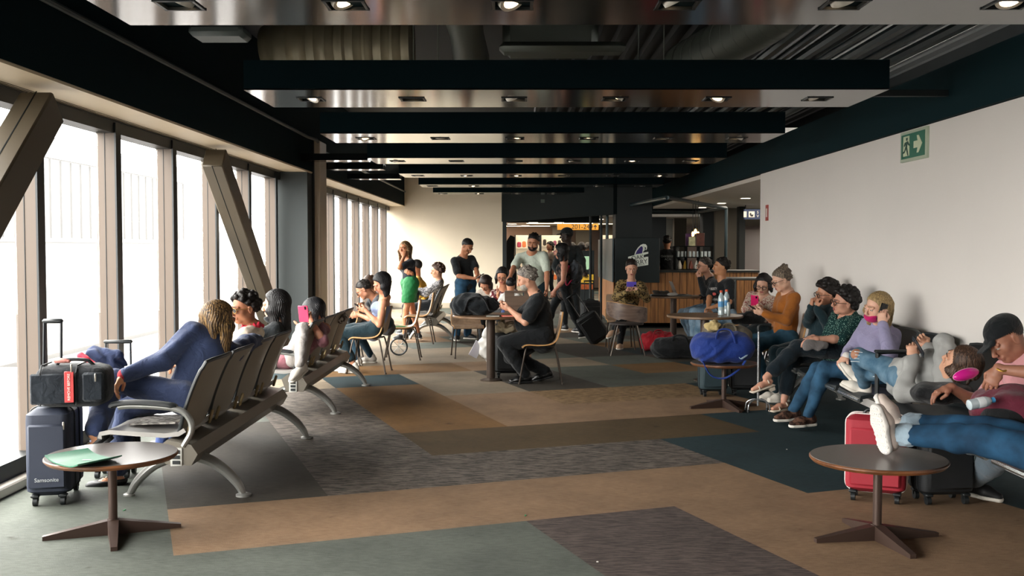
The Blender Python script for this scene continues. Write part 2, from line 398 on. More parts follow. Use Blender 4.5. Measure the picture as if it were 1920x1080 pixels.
# right wall with dark band
WX = 3.5; WY = 14.85
struct('wall_right', MB().box((WX+.08, (WY-5)/2, 1.3175), (.16, WY+5, 2.635)), M_white)
struct('trim_%d' % ntr, MB().box((WX+.06, 11.0, 2.85), (.2, 32, .42)), mat('#12282d', .85, spec=.1)); ntr += 1
struct('wall_right_upper', MB().box((5.3, 14, 3.4), (.2, 40, 1.2)), M_matte).name = 'wall_right.001'
struct('wall_front', MB().box((0, -4.6, 2), (11, .2, 4)), mat('#6f6a62', .8))
# ceiling deck with ribs on the right
m = MB(); m.box((1.0, 11.5, 4.05), (9.4, 33, .1)); x = .3
while x < 5.2:
    m.prism([(0, 0), (.11, 0), (.09, -.07), (.02, -.07)], 33, (x, -5, 4.0), Matrix(((1, 0, 0), (0, 0, 1), (0, 1, 0)))); x += .2
struct('ceiling', m, mat('#0a1114', .7, .0))
# lower ribbed metal tray beside the band
for k in range(7):
    m = MB(); m.tube([(2.55+.13*k, -4, 3.55-.05*k), (2.55+.13*k, 24.5, 3.55-.05*k)], .035 if k % 2 else .05, 8)
    o = part('ceiling_pipe', m, mat('#2a3739', .4, .4)); tag(o, ['innermost','second innermost','third innermost','middle','third outermost','second outermost','outermost'][k]+' of the dark pipes running lengthways under the right ceiling', 'pipe', 'pipes along the right of the ceiling')
# ---- ceiling baffles with downlights
M_baf = mat('#07161a', .9, spec=.06); M_gloss = mat('#0c0f10', .12, 0, bump=.03, bscale=3, spec=.42)
M_spot = mat('#fff2dc', .5, emit='#ffd9a8', estr=14); M_ring = mat('#b7b1a6', .35, .3)
def baffle(y0, dep, xl, xr, lights, lab, h=.24):
    t = thing('ceiling_baffle', lab, 'ceiling panel', (0, y0, 2.75), 0, 'ceiling baffles')
    part('casing', MB().box(((xl+xr)/2, dep/2, h/2+.006), (xr-xl, dep, h)), M_baf, t, smooth=False)
    lo = MB(); ly = dep*.5; s = .09; xs = sorted(lights)
    # glossy underside with square openings cut for the lamps
    xb = [xl]
    for x in xs: xb += [x-s, x+s]
    xb.append(xr)
    for i in range(len(xb)-1):
        a, b_ = xb[i], xb[i+1]
        if i % 2 == 0: lo.box(((a+b_)/2, dep/2, 0), (b_-a, dep, .012))
        else:
            lo.box(((a+b_)/2, (ly-s)/2, 0), (b_-a, ly-s, .012)); lo.box(((a+b_)/2, (ly+s+dep)/2, 0), (b_-a, dep-ly-s, .012))
    part('underside', lo, M_gloss, t, smooth=False, label='glossy black underside')
    for x in [xl, xr]: pass
    for i, x in enumerate(xs):
        g = thing('ceiling_downlight', '', 'downlight', (x, y0+ly, 2.75), 0, 'downlights in the baffles')
        g['label'] = '%s lamp from the left in the %s' % (['first square', 'second square', 'third square', 'fourth square', 'fifth square', 'sixth square', 'seventh square'][i], lab)
        fr_ = MB()
        for sx_, sy_, dx, dy in ((0, s, 2*s+.02, .014), (0, -s, 2*s+.02, .014), (s, 0, .014, 2*s), (-s, 0, .014, 2*s)): fr_.box((sx_, sy_, -.004), (dx, dy, .016))
        part('trim_frame', fr_, M_dark_shade_alu, g, smooth=False)
        R = rot(math.radians(random.choice([-24, 24, 12, -12])), math.radians(random.choice([-28, 28, 14, 0])), 0)
        part('reflector', MB().lathe([(.045, -.002), (.066, -.004), (.070, .02), (.05, .06), (.03, .065)], (0, 0, .012), 20, R), M_ring, g)
        part('bulb', MB().lathe([(.001, -.004), (.03, -.003), (.048, .002), (.048, .012)], (0, 0, .008), 18, R), M_spot, g)
    return t
LX = [-1.6, -.81, -.02, .76, 1.55, 2.33]
BY = [7.58, 10.5, 13.4, 16.25, 19.1, 21.9]; BXL = [-2.0, -2.0, -1.94, -1.86, -1.82, -1.78]
names = ['nearest full-width ceiling baffle', 'second ceiling baffle behind the nearest full one', 'third ceiling baffle going back', 'fourth ceiling baffle going back', 'fifth ceiling baffle going back', 'farthest ceiling baffle before the cream wall']
baffle(4.48, .89, -2.0, 2.7, LX, 'topmost ceiling baffle cut by the picture top')
baffle(1.6, .89, -2.0, 2.7, LX, 'ceiling baffle over the camera')
for i in range(6): baffle(BY[i], .94, BXL[i], 2.72, LX, names[i], .205 if i < 3 else .17)
# small cross beams to the header
for i, y in enumerate((14.0, 15.6, 17.8)):
    o = part('ceiling_beam', MB().box((-2.45, y, 2.80), (.9, .3, .09)), [M_gloss]); tag(o, ['nearest', 'middle', 'farthest'][i]+' of the three short beams tying the baffles to the window header', 'beam', 'short ceiling beams')
# ducts in the ceiling void
M_duct = mat('#7d7660', .5, .25, bump=.5, bscale=22, var=.15, vscale=5)
m = MB()
P = [(-2.62+.028*k, 10.7, 3.66) for k in range(56)]
m.tube(P, [.31-.12*max(0, 1-k/8)+.008*math.sin(k*1.3)+.004*math.sin(k*3.1) for k in range(56)], 28, 1.2)
o = part('insulated_duct', m, M_duct); tag(o, 'wrinkled silver insulated duct above the gap beside the nearest full baffle', 'duct')
M_d2 = mat('#4d534c', .5, .3, bump=.4, bscale=30)
m = MB(); m.tube([(-.52, 9.3, 3.88), (-.50, 10.4, 3.72), (-.50, 11.4, 3.66)], [.2, .17, .2], 22)
o = part('round_duct', m, M_d2); tag(o, 'dim grey round duct coming down towards the middle of the ceiling', 'duct')
m = MB(); m.box((.35, 11.0, 3.82), (1.0, .5, .40), bev=.08); m.box((.45, 10.3, 3.56), (1.25, .3, .1), bev=.05)
o = part('box_duct', m, M_d2); tag(o, 'flat rectangular duct in the centre of the ceiling gap', 'duct')
m = MB(); m.tube([(2.55, 9.2, 3.80), (2.2, 10.6, 3.72), (1.9, 11.8, 3.66)], .24, 20)
for k in range(12):
    t_ = k/11; p = Vector((2.55-.65*t_, 9.2+2.6*t_, 3.80-.14*t_)); m.lathe([(.243, -.012), (.25, 0), (.243, .012)], p, 20, rot(-1.4, 0, .19))
o = part('flexible_duct', m, M_d2); tag(o, 'dim ribbed flexible duct slanting at the right of the ceiling gap', 'duct')
m = MB(); m.box((-2.20, 7.7, 3.18), (.40, .3, .09), bev=.03)
o = part('ceiling_unit', m, mat('#4b5352', .5)); tag(o, 'small grey box unit hanging left of the silver duct', 'ceiling unit')
for i, x in enumerate((-1.02, -.78, 1.2, 1.45)):
    o = part('hanger_rod', MB().cyl((x, 10.25, 3.2), (x, 10.25, 4.0), .006, 6), mat('#7b8078', .4, .5)); tag(o, 'thin hanger rod behind the gap, '+['leftmost', 'second from left', 'third from left', 'rightmost'][i]+' of four', 'rod', 'hanger rods')
m = MB(); m.box((2.6, 8.0, 3.42), (3.2, .1, .1)); o = part('ceiling_crossbar', m, M_black); tag(o, 'black crossbar under the ribbed deck at the upper right', 'beam')
m = MB(); m.box((3.1, 8.35, 2.83), (.76, .06, .05)); o = part('ceiling_bracket', m, M_black); tag(o, 'black bracket arm from the dark band towards the nearest full baffle', 'bracket')
# ---- diagonal braces at the glazing
def brace(y0, z0, y1, z1, lab):
    d = Vector((0, y1-y0, z1-z0)); L = d.length; a = math.atan2(d.z, d.y); R = Matrix.Rotation(a, 3, 'X'); c = Vector((-3.13, (y0+y1)/2, (z0+z1)/2))
    m = MB(); m.box(c, (.22, L, .24), R, bev=.012); m.mi = 1
    sg = -1 if d.y*d.z > 0 else 1
    for q in (1, -1): m.box(c+R @ Vector((-.0, 0, q*.1205)), (.008, L, .002), R)
    o = part('diagonal_brace', m, [mat('#504739', .5, .1), M_matte]); tag(o, lab, 'brace'); return o
brace(4.15, 0.1, 6.82, 2.52, 'dark steel diagonal brace leaning at the upper left corner')
brace(13.78, 0.1, 10.67, 2.52, 'beige steel diagonal brace slanting down in front of the middle windows')
# ---- exit sign and fire label on the white wall
pc = at(1712, 272, 1930*WX/(1712-969)); yc = pc.y; zc = pc.z
t = thing('exit_sign', 'green emergency exit sign with running figure and arrow on the white wall', 'sign', (WX, yc, zc))
WW = .60; HH = .235
RY = Matrix(((0, 0, -1), (-1, 0, 0), (0, 1, 0)))   # sign x -> -Y, sign y -> Z, normal -> -X
part('frame', MB().box((-.012, 0, 0), (.024, WW, HH+.035), bev=.003), mat('#b5c0aa', .4), t)
part('panel', MB().box((-.026, 0, 0), (.004, WW-.07, HH-.02)), mat('#0f5b45', .4, emit='#0f5b45', estr=.15), t)
def poly_sign(polys, mt, name, parent, x, sc=1):
    m = MB()
    for p in polys: m.prism([(a*sc, b_*sc) for a, b_ in p], .003, (x, 0, 0), RY)
    return part(name, m, mt, parent, smooth=False)
M_glow = mat('#d5dcbc', .5)
poly_sign([[(.03, .03), (.12, .03), (.10, .075), (.14, .075), (.22, .0), (.14, -.075), (.10, -.075), (.12, -.03), (.03, -.03)]], M_glow, 'arrow', t, -.028)
poly_sign([[(-.21, -.085), (-.07, -.085), (-.07, .09), (-.21, .09)]], M_glow, 'door_pictogram', t, -.028)
poly_sign([[(-.135, .05), (-.11, .05), (-.105, .075), (-.14, .075)], [(-.17, .035), (-.10, .045), (-.06, .01), (-.065, 0), (-.11, .02), (-.115, -.01), (-.085, -.08), (-.1, -.085), (-.14, -.02), (-.175, -.055), (-.22, -.06), (-.22, -.045), (-.18, -.04), (-.15, 0), (-.15, .02), (-.18, 0), (-.19, .01)]], mat('#0f4536', .5), 'running_figure', t, -.031)
yc = 1930*WX/(1437-969)
t = thing('fire_label', 'small vertical red and white label on the near end of the white wall', 'sign', (WX, yc, at(1437, 399, yc).z))
part('plate', MB().box((-.004, 0, 0), (.008, .14, .22)), mat('#a53129', .5), t)
part('white_strip', MB().box((-.009, 0, 0), (.003, .07, .12)), mat('#e5d8d0', .5), t)
# ---- outside
GND = mat('#a8a49c', .9); BLD = mat('#363534', .8, var=.05, vscale=.2)
o = part('apron_ground', MB().box((-60, 30, -4.1), (112, 200, .2)), mat('#545250', .9)); o['kind'] = 'structure'; o.name = 'floor.001'
t = thing('terminal_building', 'pale hazy terminal building seen through the windows', 'building', (-34, 45, -4))
part('facade', MB().box((0, 0, 6.2), (10, 90, 12.4)), BLD, t)
m = MB()
for k in range(60): m.box((5.05, -44+1.5*k, 8.5), (.12, .12, 5))
m.box((5.06, 0, 11.2), (.2, 90, .25)); m.box((5.06, 0, 6.0), (.2, 90, .25)); part('facade_ribs', m, mat('#3c3b3a', .7), t)
part('glazing_band', MB().box((5.02, 0, 3.2), (.1, 84, 2.6)), mat('#2c2e2f', .5), t)
t = thing('boarding_bridge', 'pale raised boarding bridge outside the windows', 'boarding bridge', (-16, 30, -4))
part('tunnel', MB().box((0, 0, 3.2), (2.6, 26, 2.4), bev=.2), mat('#383634', .7), t)
for y in (-10, 4): part('support_leg', MB().box((0, y, 1), (.6, .6, 2)), mat('#5f5d5a', .7), t)
t = thing('apron_fence', 'pale mesh fence on the ground outside the left windows', 'fence', (-9.5, 14, -4))
m = MB()
for k in range(40): m.cyl((0, -15+1.2*k, 0), (0, -15+1.2*k, 3.1), .035, 6)
part('posts', m, mat('#6e6863', .7), t)
m = MB()
for z in (.4, 1.2, 2.0, 3.0): m.box((0, 8.4, z), (.03, 47, .04))
part('rails', m, mat('#7a6660', .7), t)
t = thing('service_stand', 'small white service stand outside between the first windows', 'stand', (-8.3, 16.5, -4))
part('platform', MB().box((0, 0, 3.5), (1.0, 1.6, .12)), mat('#777572', .6), t)
for sx, sy in ((-.4, -.7), (.4, -.7), (-.4, .7), (.4, .7)): part('leg', MB().box((sx, sy, 1.75), (.08, .08, 3.5)), mat('#777572', .6), t)
# ================================================================ BACK: lobby, store, kiosk
M_lobwall = mat('#8d8078', .75, var=.05, vscale=1); M_taupe = mat('#5d564c', .7, var=.08, vscale=1); M_lobceil = mat('#dbd2c7', .7)
def st(name, c, d, m, **k): return struct(name, MB().box(c, d), m)
st('wall_lobby', (14, 27, 1.6), (.2, 26, 3.4), M_lobwall)
st('wall_lobby_near', (8.8, 14.95, 1.6), (10.4, .2, 3.4), M_white)
st('wall_store_back', (6.6, 40, 1.6), (15, .2, 3.4), mat('#a0908a', .7, var=.05, vscale=.8))
st('wall_store_left', (-.9, 33.5, 1.6), (.2, 13, 3.4), M_lobwall)
st('ceiling_lobby', (8.8, 20.9, 2.62), (10.5, 12, .08), M_lobceil)
st('ceiling_store', (6.8, 33.6, 2.42), (14.8, 12.8, .08), M_lobceil)
st('wall_upper_back', (3, 27.05, 3.3), (7, .2, 1.7), M_matte)
# diagonal fascia over the shop opening
a, b_ = Vector((-.32, 26.8, 0)), Vector((2.0, 20.6, 0)); d = b_-a
m = MB(); R = Matrix.Rotation(math.atan2(d.y, d.x), 3, 'Z'); m.box(((a.x+b_.x)/2, (a.y+b_.y)/2, 3.13), (d.length, .16, 1.78), R); struct('trim_80', m, mat('#0a1416', .9, spec=.2))
m = MB(); m.box((.9, 26.9, 3.1), (2.5, .12, 1.75)); struct('trim_81', m, M_matte)
m = MB(); m.box((2.34, 20.95, 2.0), (.72, .7, 4.0)); m.mi = 1
m.box((1.985, 20.62, 2.0), (.03, .03, 4.0)); struct('trim_82', m, [mat('#0e1719', .6), mat('#1c2426', .4)])
# posts in the opening
for i, (px, Y) in enumerate(((1107, 22.6), (1127, 21.7))):
    p = at(px, 480, Y)
    o = part('opening_post', MB().cyl((p.x, Y, 0), (p.x, Y, 2.3), .028, 8), M_black); tag(o, ['slim black post under the yellow sign', 'slim black post just left of the kiosk panel'][i], 'post', 'slim posts at the shop opening')
# lobby partitions and columns: (px0, px1, Y, z0, z1, colour, depth)
k = 83
for (p0, p1, Y, z1, c, dp) in ((1222, 1249, 27.5, 2.55, '#0e1517', .5), (1249, 1264, 29, 2.4, '#77766f', .3), (1264, 1287, 28.6, 2.4, '#4c473e', .3), (1318, 1341, 26.6, 2.58, '#0f1517', .5),
                         (1341, 1386, 26.4, 2.58, '#5b554b', .9), (1386, 1397, 25.4, 2.58, '#0d1415', .3), (1397, 1440, 27.6, 2.05, '#8b817d', .2), (1036, 1062, 39, 2.35, '#8c8a88', .2), (1080, 1107, 38.5, 2.3, '#6b665c', .4), (1128, 1152, 38.5, 2.3, '#6e6557', .4)):
    x0, x1 = at(p0, 460, Y).x, at(p1, 460, Y).x
    st('trim_%d' % k, ((x0+x1)/2, Y+dp/2, z1/2), (x1-x0, dp, z1), mat(c, .7)); k += 1
# lobby lights: flush strips
M_lamp = mat('#fff4e0', .5, emit='#fff0da', estr=7); M_lampw = mat('#fff0d0', .5, emit='#ffe2b4', estr=7)
def flush(px, py, zc, w, dd, lab, grp, mt=M_lamp):
    p = fl(px, py, zc-.045); t = thing('ceiling_light', lab, 'ceiling light', (p.x, p.y, zc-.04), 0, grp)
    part('frame', MB().box((0, 0, -.004), (w+.05, dd+.05, .008)), mat('#c9c4bc', .5), t)
    part('diffuser', MB().box((0, 0, -.01), (w, dd, .006)), mt, t)
pos = [(1398, 371.5), (1353, 381), (1317, 389), (1289, 395)]
for i, (px, py) in enumerate(pos): flush(px, py, 2.62, .16, .16, 'small bright lamp in the lobby ceiling, '+['nearest', 'second nearest', 'third nearest', 'farthest'][i]+' of the row', 'lobby ceiling lamps')
pos = [(1048, 417), (1121, 411), (960, 420), (1000, 417), (985, 423)]
for i, (px, py) in enumerate(pos): flush(px, py, 2.42, .3, .3, 'flush lamp in the shop ceiling, '+['above the yellow sign', 'beside the slim posts', 'nearest the cream wall', 'above the bearded man', 'farther back behind the first lamps'][i], 'shop ceiling lamps')
for i, (px, py, w) in enumerate(((985, 430, 1.7), (1050, 418, 2.2), (1140, 419, 2.2), (965, 426, 1.2))):
    p = fl(px, py, 2.37); t = thing('strip_light', 'long glowing cove strip in the shop ceiling, '+['left end', 'above the sign', 'right of the sign', 'farthest left'][i], 'ceiling light', (p.x, min(p.y, 38.5), 2.37), 0, 'shop cove strips')
    part('housing', MB().box((0, 0, 0), (w+.1, .3, .02)), mat('#c9c4bc', .5), t); part('diffuser', MB().box((0, 0, -.014), (w, .22, .01)), M_lampw, t)
area_light('store_lamp', (1.5, 33, 2.30), (0, 0, 0), 5, 8, 420, (1, .86, .68))
area_light('lobby_lamp', (7, 21, 2.50), (0, 0, 0), 5, 7, 420, (1, .88, .74))
# yellow gate sign
p0, p1 = at(1045, 425, 30), at(1122, 425, 30)
t = thing('gate_sign', 'yellow hanging gate sign reading 201-249 with an upward arrow', 'sign', ((p0.x+p1.x)/2, 30, at(1083, 425.5, 30).z))
sw = p1.x-p0.x
part('panel', MB().box((0, 0, 0), (sw, .12, .185), bev=.01), mat('#b87f22', .5, emit='#c98a22', estr=.25), t)
RX = Matrix(((1, 0, 0), (0, 0, -1), (0, 1, 0)))
text('gate_numbers', '201-249', .19, mat('#1a1408', .6), t, (.12, -.063, 0), RX)
poly_sign = None
def frontpoly(name, polys, mt, parent, loc, R=RX, th=.004, sc=1.0, label=None):
    m = MB()
    for p in polys: m.prism([(a*sc, b*sc) for a, b in p], th, (0, 0, 0), R)
    return part(name, m, mt, parent, loc, smooth=False, label=label)
frontpoly('arrow', [[(-.012, -.06), (.012, -.06), (.012, .01), (.045, -.01), (.045, .015), (0, .065), (-.045, .015), (-.045, -.01), (-.012, .01)]], mat('#1a1408', .6), t, (.5, -.061, 0))
for x in (-.45, .45): part('hanger', MB().cyl((x, 0, .09), (x, 0, .2), .01, 6), M_black, t)
# blue sign in the lobby
p0, p1 = at(1395, 402, 24.5), at(1440, 402, 24.5)
t = thing('restroom_sign', 'dark blue hanging sign with white pictograms past the white wall end', 'sign', ((p0.x+p1.x)/2, 24.5, p0.z))
part('panel', MB().box((0, 0, 0), (p1.x-p0.x, .1, .235)), mat('#16294a', .5), t)
part('pictogram', MB().box((-.27, -.052, 0), (.07, .006, .14)), mat('#c9c6be', .5), t)
part('pictogram', MB().box((-.115, -.052, 0), (.14, .006, .14)), mat('#c9c6be', .5), t)
frontpoly('baby_figure', [[(-.04, .03), (-.02, .04), (0, -.01), (.04, .0), (.03, -.05), (-.02, -.05), (-.045, -.01)]], mat('#16181c', .5), t, (-.115, -.056, 0))
for x in (-.25, .25): part('hanger', MB().cyl((x, 0, .115), (x, 0, 2.58-t.location.z), .01, 6), M_black, t)
text('sign_text', 'S\nV', .09, mat('#c9c6be', .5), t, (.03, -.052, .0), RX)
# ---- kiosk
KY = 20.0
x0 = at(1153, 480, KY).x; x1 = at(1237, 480, KY).x; xr = 4.75
slat = wood('#6b4526', '#a06f3f', .8, .5, 'Z')
t = thing('kiosk_counter', 'wood slatted kiosk counter with a black panel at its left front', 'counter', (x0, KY+.1, 0))
m = MB(); x = x0+.02
core = MB().box(((x0+xr)/2-x0, .42, .55), (xr-x0-.06, .7, 1.05)); part('core', core, M_black, t, smooth=False)
while x < xr-.1:
    m.box((x-x0+.07, .05, .60), (.132, .025, 1.0), bev=.004); x += .14
part('front_slats', m, slat, t, smooth=False)
m = MB(); y = .1
while y < 3.6: m.box((-.01, y, .60), (.025, .132, 1.0), bev=.004); y += .14
m.mi = 1; m.box((.06, 1.9, .55), (.1, 3.4, 1.05)); part('side_slats', m, [wood('#7c4f2c', '#b87d4a', .8, .5, 'Z'), M_black], t, smooth=False)
part('plinth', MB().box(((xr-x0)/2, .12, .05), (xr-x0-.05, .1, .1)), M_matte, t)
part('worktop', MB().box(((xr-x0)/2, .40, 1.11), (xr-x0, .8, .04)), mat('#161b1c', .35), t)
t = thing('kiosk_sign_panel', 'large black kiosk panel carrying a parrot and berry shop logo', 'sign', (x0, KY, 0))
part('front_board', MB().box(((x1-x0)/2, .02, 1.33), (x1-x0, .05, .87), bev=.004), mat('#121e21', .45), t, smooth=False)
part('side_board', MB().box((-.035, 1.75, 1.33), (.03, 3.5, .85), bev=.004), mat('#3a4a52', .4), t, smooth=False)
LG = Matrix.Rotation(math.radians(8), 3, 'Y').inverted()
lt = math.radians(9)
def tl(x, y): return (x, y+math.tan(lt)*x)
cx = at(1197, 480, KY).x-x0; Wt = mat('#d6dbd0', .5, emit='#d6dbd0', estr=.12); Pu = mat('#3b2f74', .5); Dk = mat('#1b2527', .5)
def lp(name, pts, mt, dy): return frontpoly(name, [[tl(a, b_) for a, b_ in pts]], mt, t, (cx, dy, 1.40))
lp('logo_plate', [(-.20, .03), (.19, .03), (.19, .065), (.10, .065), (.10, .03), (.10, -.02), (.19, -.03), (.19, -.19), (-.17, -.19), (-.17, -.02), (-.20, .0)], Wt, -.008)
lp('parrot_outline', [(-.08, .05), (-.06, .11), (-.01, .18), (.04, .22), (.09, .235), (.14, .22), (.165, .18), (.165, .13), (.145, .10), (.13, .14), (.115, .10), (.09, .08), (.09, .05)], Wt, -.008)
lp('parrot_body', [(-.06, .055), (-.035, .11), (.01, .165), (.05, .195), (.075, .185), (.085, .15), (.08, .12), (.07, .055)], Pu, -.013)
lp('parrot_beak', [(.12, .17), (.14, .16), (.145, .13), (.125, .12)], Dk, -.013)
lp('parrot_eye', [(.095, .18), (.108, .185), (.108, .172)], Dk, -.013)
RL = RX @ Matrix.Rotation(lt, 3, 'Z')
text('logo_word', 'OAK-', .115, Dk, t, (cx+.0, -.014, 1.385), RL, .001)
text('logo_word', 'BERRY', .125, Dk, t, (cx+.0, -.014, 1.285), RL, .001)
text('logo_word', 'AÇAÍ BOWLS', .035, mat('#7a8278', .5), t, (cx+.02, -.014, 1.235), RL, .001)
# kiosk roof frame of black tubes
c1, c2, c3, c4 = at(1253, 370, 17.5), at(1140, 403, 23), at(1358, 396, 22.6), at(1302, 412, 27)
for p in (c1, c2, c3, c4): p.z = c1.z
cc = [Vector((c1.x, 17.6, c1.z)), Vector((c2.x, 23.2, c1.z)), Vector((at(1302, 412, 25.6).x, 25.6, c1.z)), Vector((c3.x, 22.4, c1.z))]
t = thing('kiosk_canopy', 'black steel tube frame outlining a roof over the kiosk', 'frame', (cc[3].x, cc[3].y, 0))
o0 = Vector((cc[3].x, cc[3].y, 0))
for i in range(4): part('roof_tube', MB().tube([cc[i]-o0, cc[(i+1) % 4]-o0], .035, 8), mat('#1d3035', .45, .3), t)
part('post', MB().tube([Vector((0, 0, 0)), Vector((0, 0, cc[3].z))], .035, 8), mat('#1d3035', .45, .3), t)
part('post', MB().tube([cc[1]-o0, Vector((cc[1].x, cc[1].y, 0))-o0], .035, 8), mat('#1d3035', .45, .3), t)
# black back cabinet + shelf unit on the kiosk
bx0, bx1 = at(1238, 470, 22).x, at(1284, 470, 22).x
t = thing('coffee_cabinet', 'tall black cabinet behind the kiosk worker', 'cabinet', ((bx0+bx1)/2-.1, 23.2, 0))
part('body', MB().box((0, 0, .8), (.8, .5, 1.6)), M_black, t); part('door', MB().box((0, -.26, .8), (.74, .02, 1.5), bev=.004), mat('#12191b', .4), t)
sx0, sx1 = at(1262, 480, 21).x, at(1333, 480, 21).x
t = thing('bar_shelf', 'black open bar shelf with glasses standing on the kiosk worktop', 'shelf', ((sx0+sx1)/2, 20.85, 1.13))
hw = (sx1-sx0)/2
for z in (.005, .25, .47): part('shelf_board', MB().box((0, 0, z), (2*hw, .3, .018)), M_matte, t)
for x in (-hw+.01, -.15, .1, hw-.01): part('upright', MB().box((x, 0, .24), (.018, .28, .47)), M_matte, t)
shz = 1.13+.014
rr = random.Random(3)
gl = mat('#b9c4c4', .15, 0, spec=.8)
for i in range(9):
    x = (sx0+sx1)/2-hw+.07+i*(2*hw-.14)/8; g = MB().lathe([(.02, 0), (.028, .004), (.03, .11), (.026, .112), (.022, .01)], (0, 0, 0), 10)
    o = part('drinking_glass', g, gl, None, (x, 20.78, 1.13+.259)); tag(o, 'clear glass on the middle board of the bar shelf, %s from its left end' % ['first', 'second', 'third', 'fourth', 'fifth', 'sixth', 'seventh', 'eighth', 'ninth'][i], 'glass', 'glasses on the kiosk shelf')
cs = ['#d8d3c5', '#c2962e', '#6f2f1d', '#e0dcd0', '#8b7b2c', '#b9b5a8']
for i in range(6):
    x = (sx0+sx1)/2-hw+.1+i*(2*hw-.2)/5; g = MB().lathe([(.02, 0), (.04, .005), (.043, .07), (.03, .12), (.018, .15), (.018, .17)], (0, 0, 0), 12)
    o = part('ingredient_jar', g, mat(cs[i], .4), None, (x, 20.78, 1.13+.014)); tag(o, ['white jar at the left end', 'mustard yellow jar', 'brown jar', 'white jar in the middle right', 'olive jar', 'grey jar at the right end'][i]+' on the lowest board of the kiosk bar shelf', 'jar', 'jars on the kiosk shelf')
for (px, c, w, h, lab) in ((1297, '#b7b58e', .13, .18, 'pale green and yellow carton on top of the bar shelf'), (1313, '#51281c', .16, .26, 'dark red menu board on top of the bar shelf'), (1291, '#4a1f4d', .12, .25, 'purple packet behind the cartons on the bar shelf')):
    p = at(px, 455, 20.85+(.08 if 'purple' in lab else 0)); o = part('menu_box', MB().box((0, 0, h/2), (w, .06, h), bev=.004), mat(c, .5, var=.35, vscale=18), None, (p.x, p.y, 1.13+.48)); tag(o, lab, 'box')
# pendant bulbs
for i, (px, py) in enumerate(((1299, 436), (1304, 431), (1309, 436))):
    p = at(px, py, 22); t = thing('pendant_lamp', 'bare glowing filament bulb on a cord above the kiosk, '+['left', 'middle', 'right'][i]+' of three', 'pendant lamp', p, 0, 'pendant bulbs over the kiosk')
    part('cord', MB().cyl((0, 0, .05), (0, 0, 2.58-p.z), .006, 6), M_black, t)
    part('socket', MB().cyl((0, 0, .02), (0, 0, .08), .02, 10), M_black, t)
    part('bulb', MB().lathe([(.008, .03), (.02, .0), (.035, -.04), (.028, -.07), (.005, -.085)], (0, 0, 0), 14), mat('#ffdca0', .3, emit='#ffc473', estr=9), t)
# shop shelving with goods
def shopshelf(px0, px1, Y, zs, lab, seed, depth=.35, sl_=''):
    x0 = at(px0, 480, Y).x; x1 = at(px1, 480, Y).x
    t = thing('shop_shelf', lab, 'shelf', ((x0+x1)/2, Y, 0)); w = x1-x0
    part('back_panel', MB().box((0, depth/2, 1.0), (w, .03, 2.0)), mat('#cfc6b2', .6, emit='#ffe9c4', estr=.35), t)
    for z in zs: part('shelf_board', MB().box((0, 0, z-.012), (w, depth-.04, .024)), mat('#d8d0be', .5), t)
    for x in (-w/2, w/2): part('side_panel', MB().box((x, 0, 1.0), (.04, depth+.02, 2.0)), M_black, t)
    r = random.Random(seed); pal = {'crimson': '#9c2f4a', 'yellow': '#d9b44a', 'cream': '#e6dfc8', 'black': '#2c2422', 'green': '#5b8a4c', 'orange': '#c86b36', 'sand': '#c9b58a', 'plum': '#7e3a55'}
    for j, z in enumerate(zs):
        x = -w/2+.14; n_ = 0
        while x < w/2-.12:
            c = r.choice(list(pal)); h = r.uniform(.12, .24); ww = r.uniform(.10, .16)
            g = MB(); g.box((0, 0, h/2+.004), (ww, .14, h), bev=.03)
            o = part('shop_item', g, mat(pal[c], .5), None, ((x0+x1)/2+x, Y-.02, z+.002)); n_ += 1
            o['cl'] = c; tag(o, '%s pack, %s from left, on %s board of the %s' % (c, ['first','second','third','fourth','fifth','sixth','seventh','eighth','ninth'][n_-1], ['lowest','second','third','top'][j], sl_), 'shop goods', 'goods on the shop shelves'); del o['cl']
            x += ww/2+r.uniform(.10, .16)
    return t
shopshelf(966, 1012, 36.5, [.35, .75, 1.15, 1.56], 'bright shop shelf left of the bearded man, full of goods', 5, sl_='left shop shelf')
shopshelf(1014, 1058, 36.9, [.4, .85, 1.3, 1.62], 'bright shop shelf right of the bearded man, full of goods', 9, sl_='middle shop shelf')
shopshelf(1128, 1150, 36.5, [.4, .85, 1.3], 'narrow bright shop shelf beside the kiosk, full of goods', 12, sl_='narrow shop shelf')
t = thing('snack_display', 'lit snack display stand with screens left of the kiosk panel', 'display stand', (at(1101, 500, 25).x, 25, 0))
part('frame', MB().box((0, .1, .75), (.34, .2, 1.5)), M_black, t)
part('screen', MB().box((-.04, -.01, 1.2), (.22, .03, .32)), mat('#9cc0a0', .4, emit='#b4d8ae', estr=.5), t)
part('screen', MB().box((.09, -.02, .98), (.12, .03, .16)), mat('#16191a', .4), t)
part('snack_rack', MB().box((.0, -.03, .82), (.3, .06, .2)), mat('#c09a2a', .5, var=.4, vscale=20, emit='#d8a838', estr=.3), t)
part('snack_rack', MB().box((.0, -.03, .62), (.3, .06, .12)), mat('#a5501f', .5, var=.4, vscale=20), t)
t = thing('banner_stand', 'tall dark curved banner at the left edge of the shop opening', 'banner', (at(957, 480, 27.6).x, 27.6, 0))
m = MB(); m.prism([(-.13, 0), (.16, 0), (.17, .9), (.1, 1.2), (.12, 1.85), (.0, 1.9), (-.1, 1.75), (-.13, 1.3)], .05, (0, 0, 0), RX); part('banner_cloth', m, mat('#10181c', .8), t, smooth=False)
part('base', MB().box((0, 0, .015), (.4, .3, .03)), M_black, t)
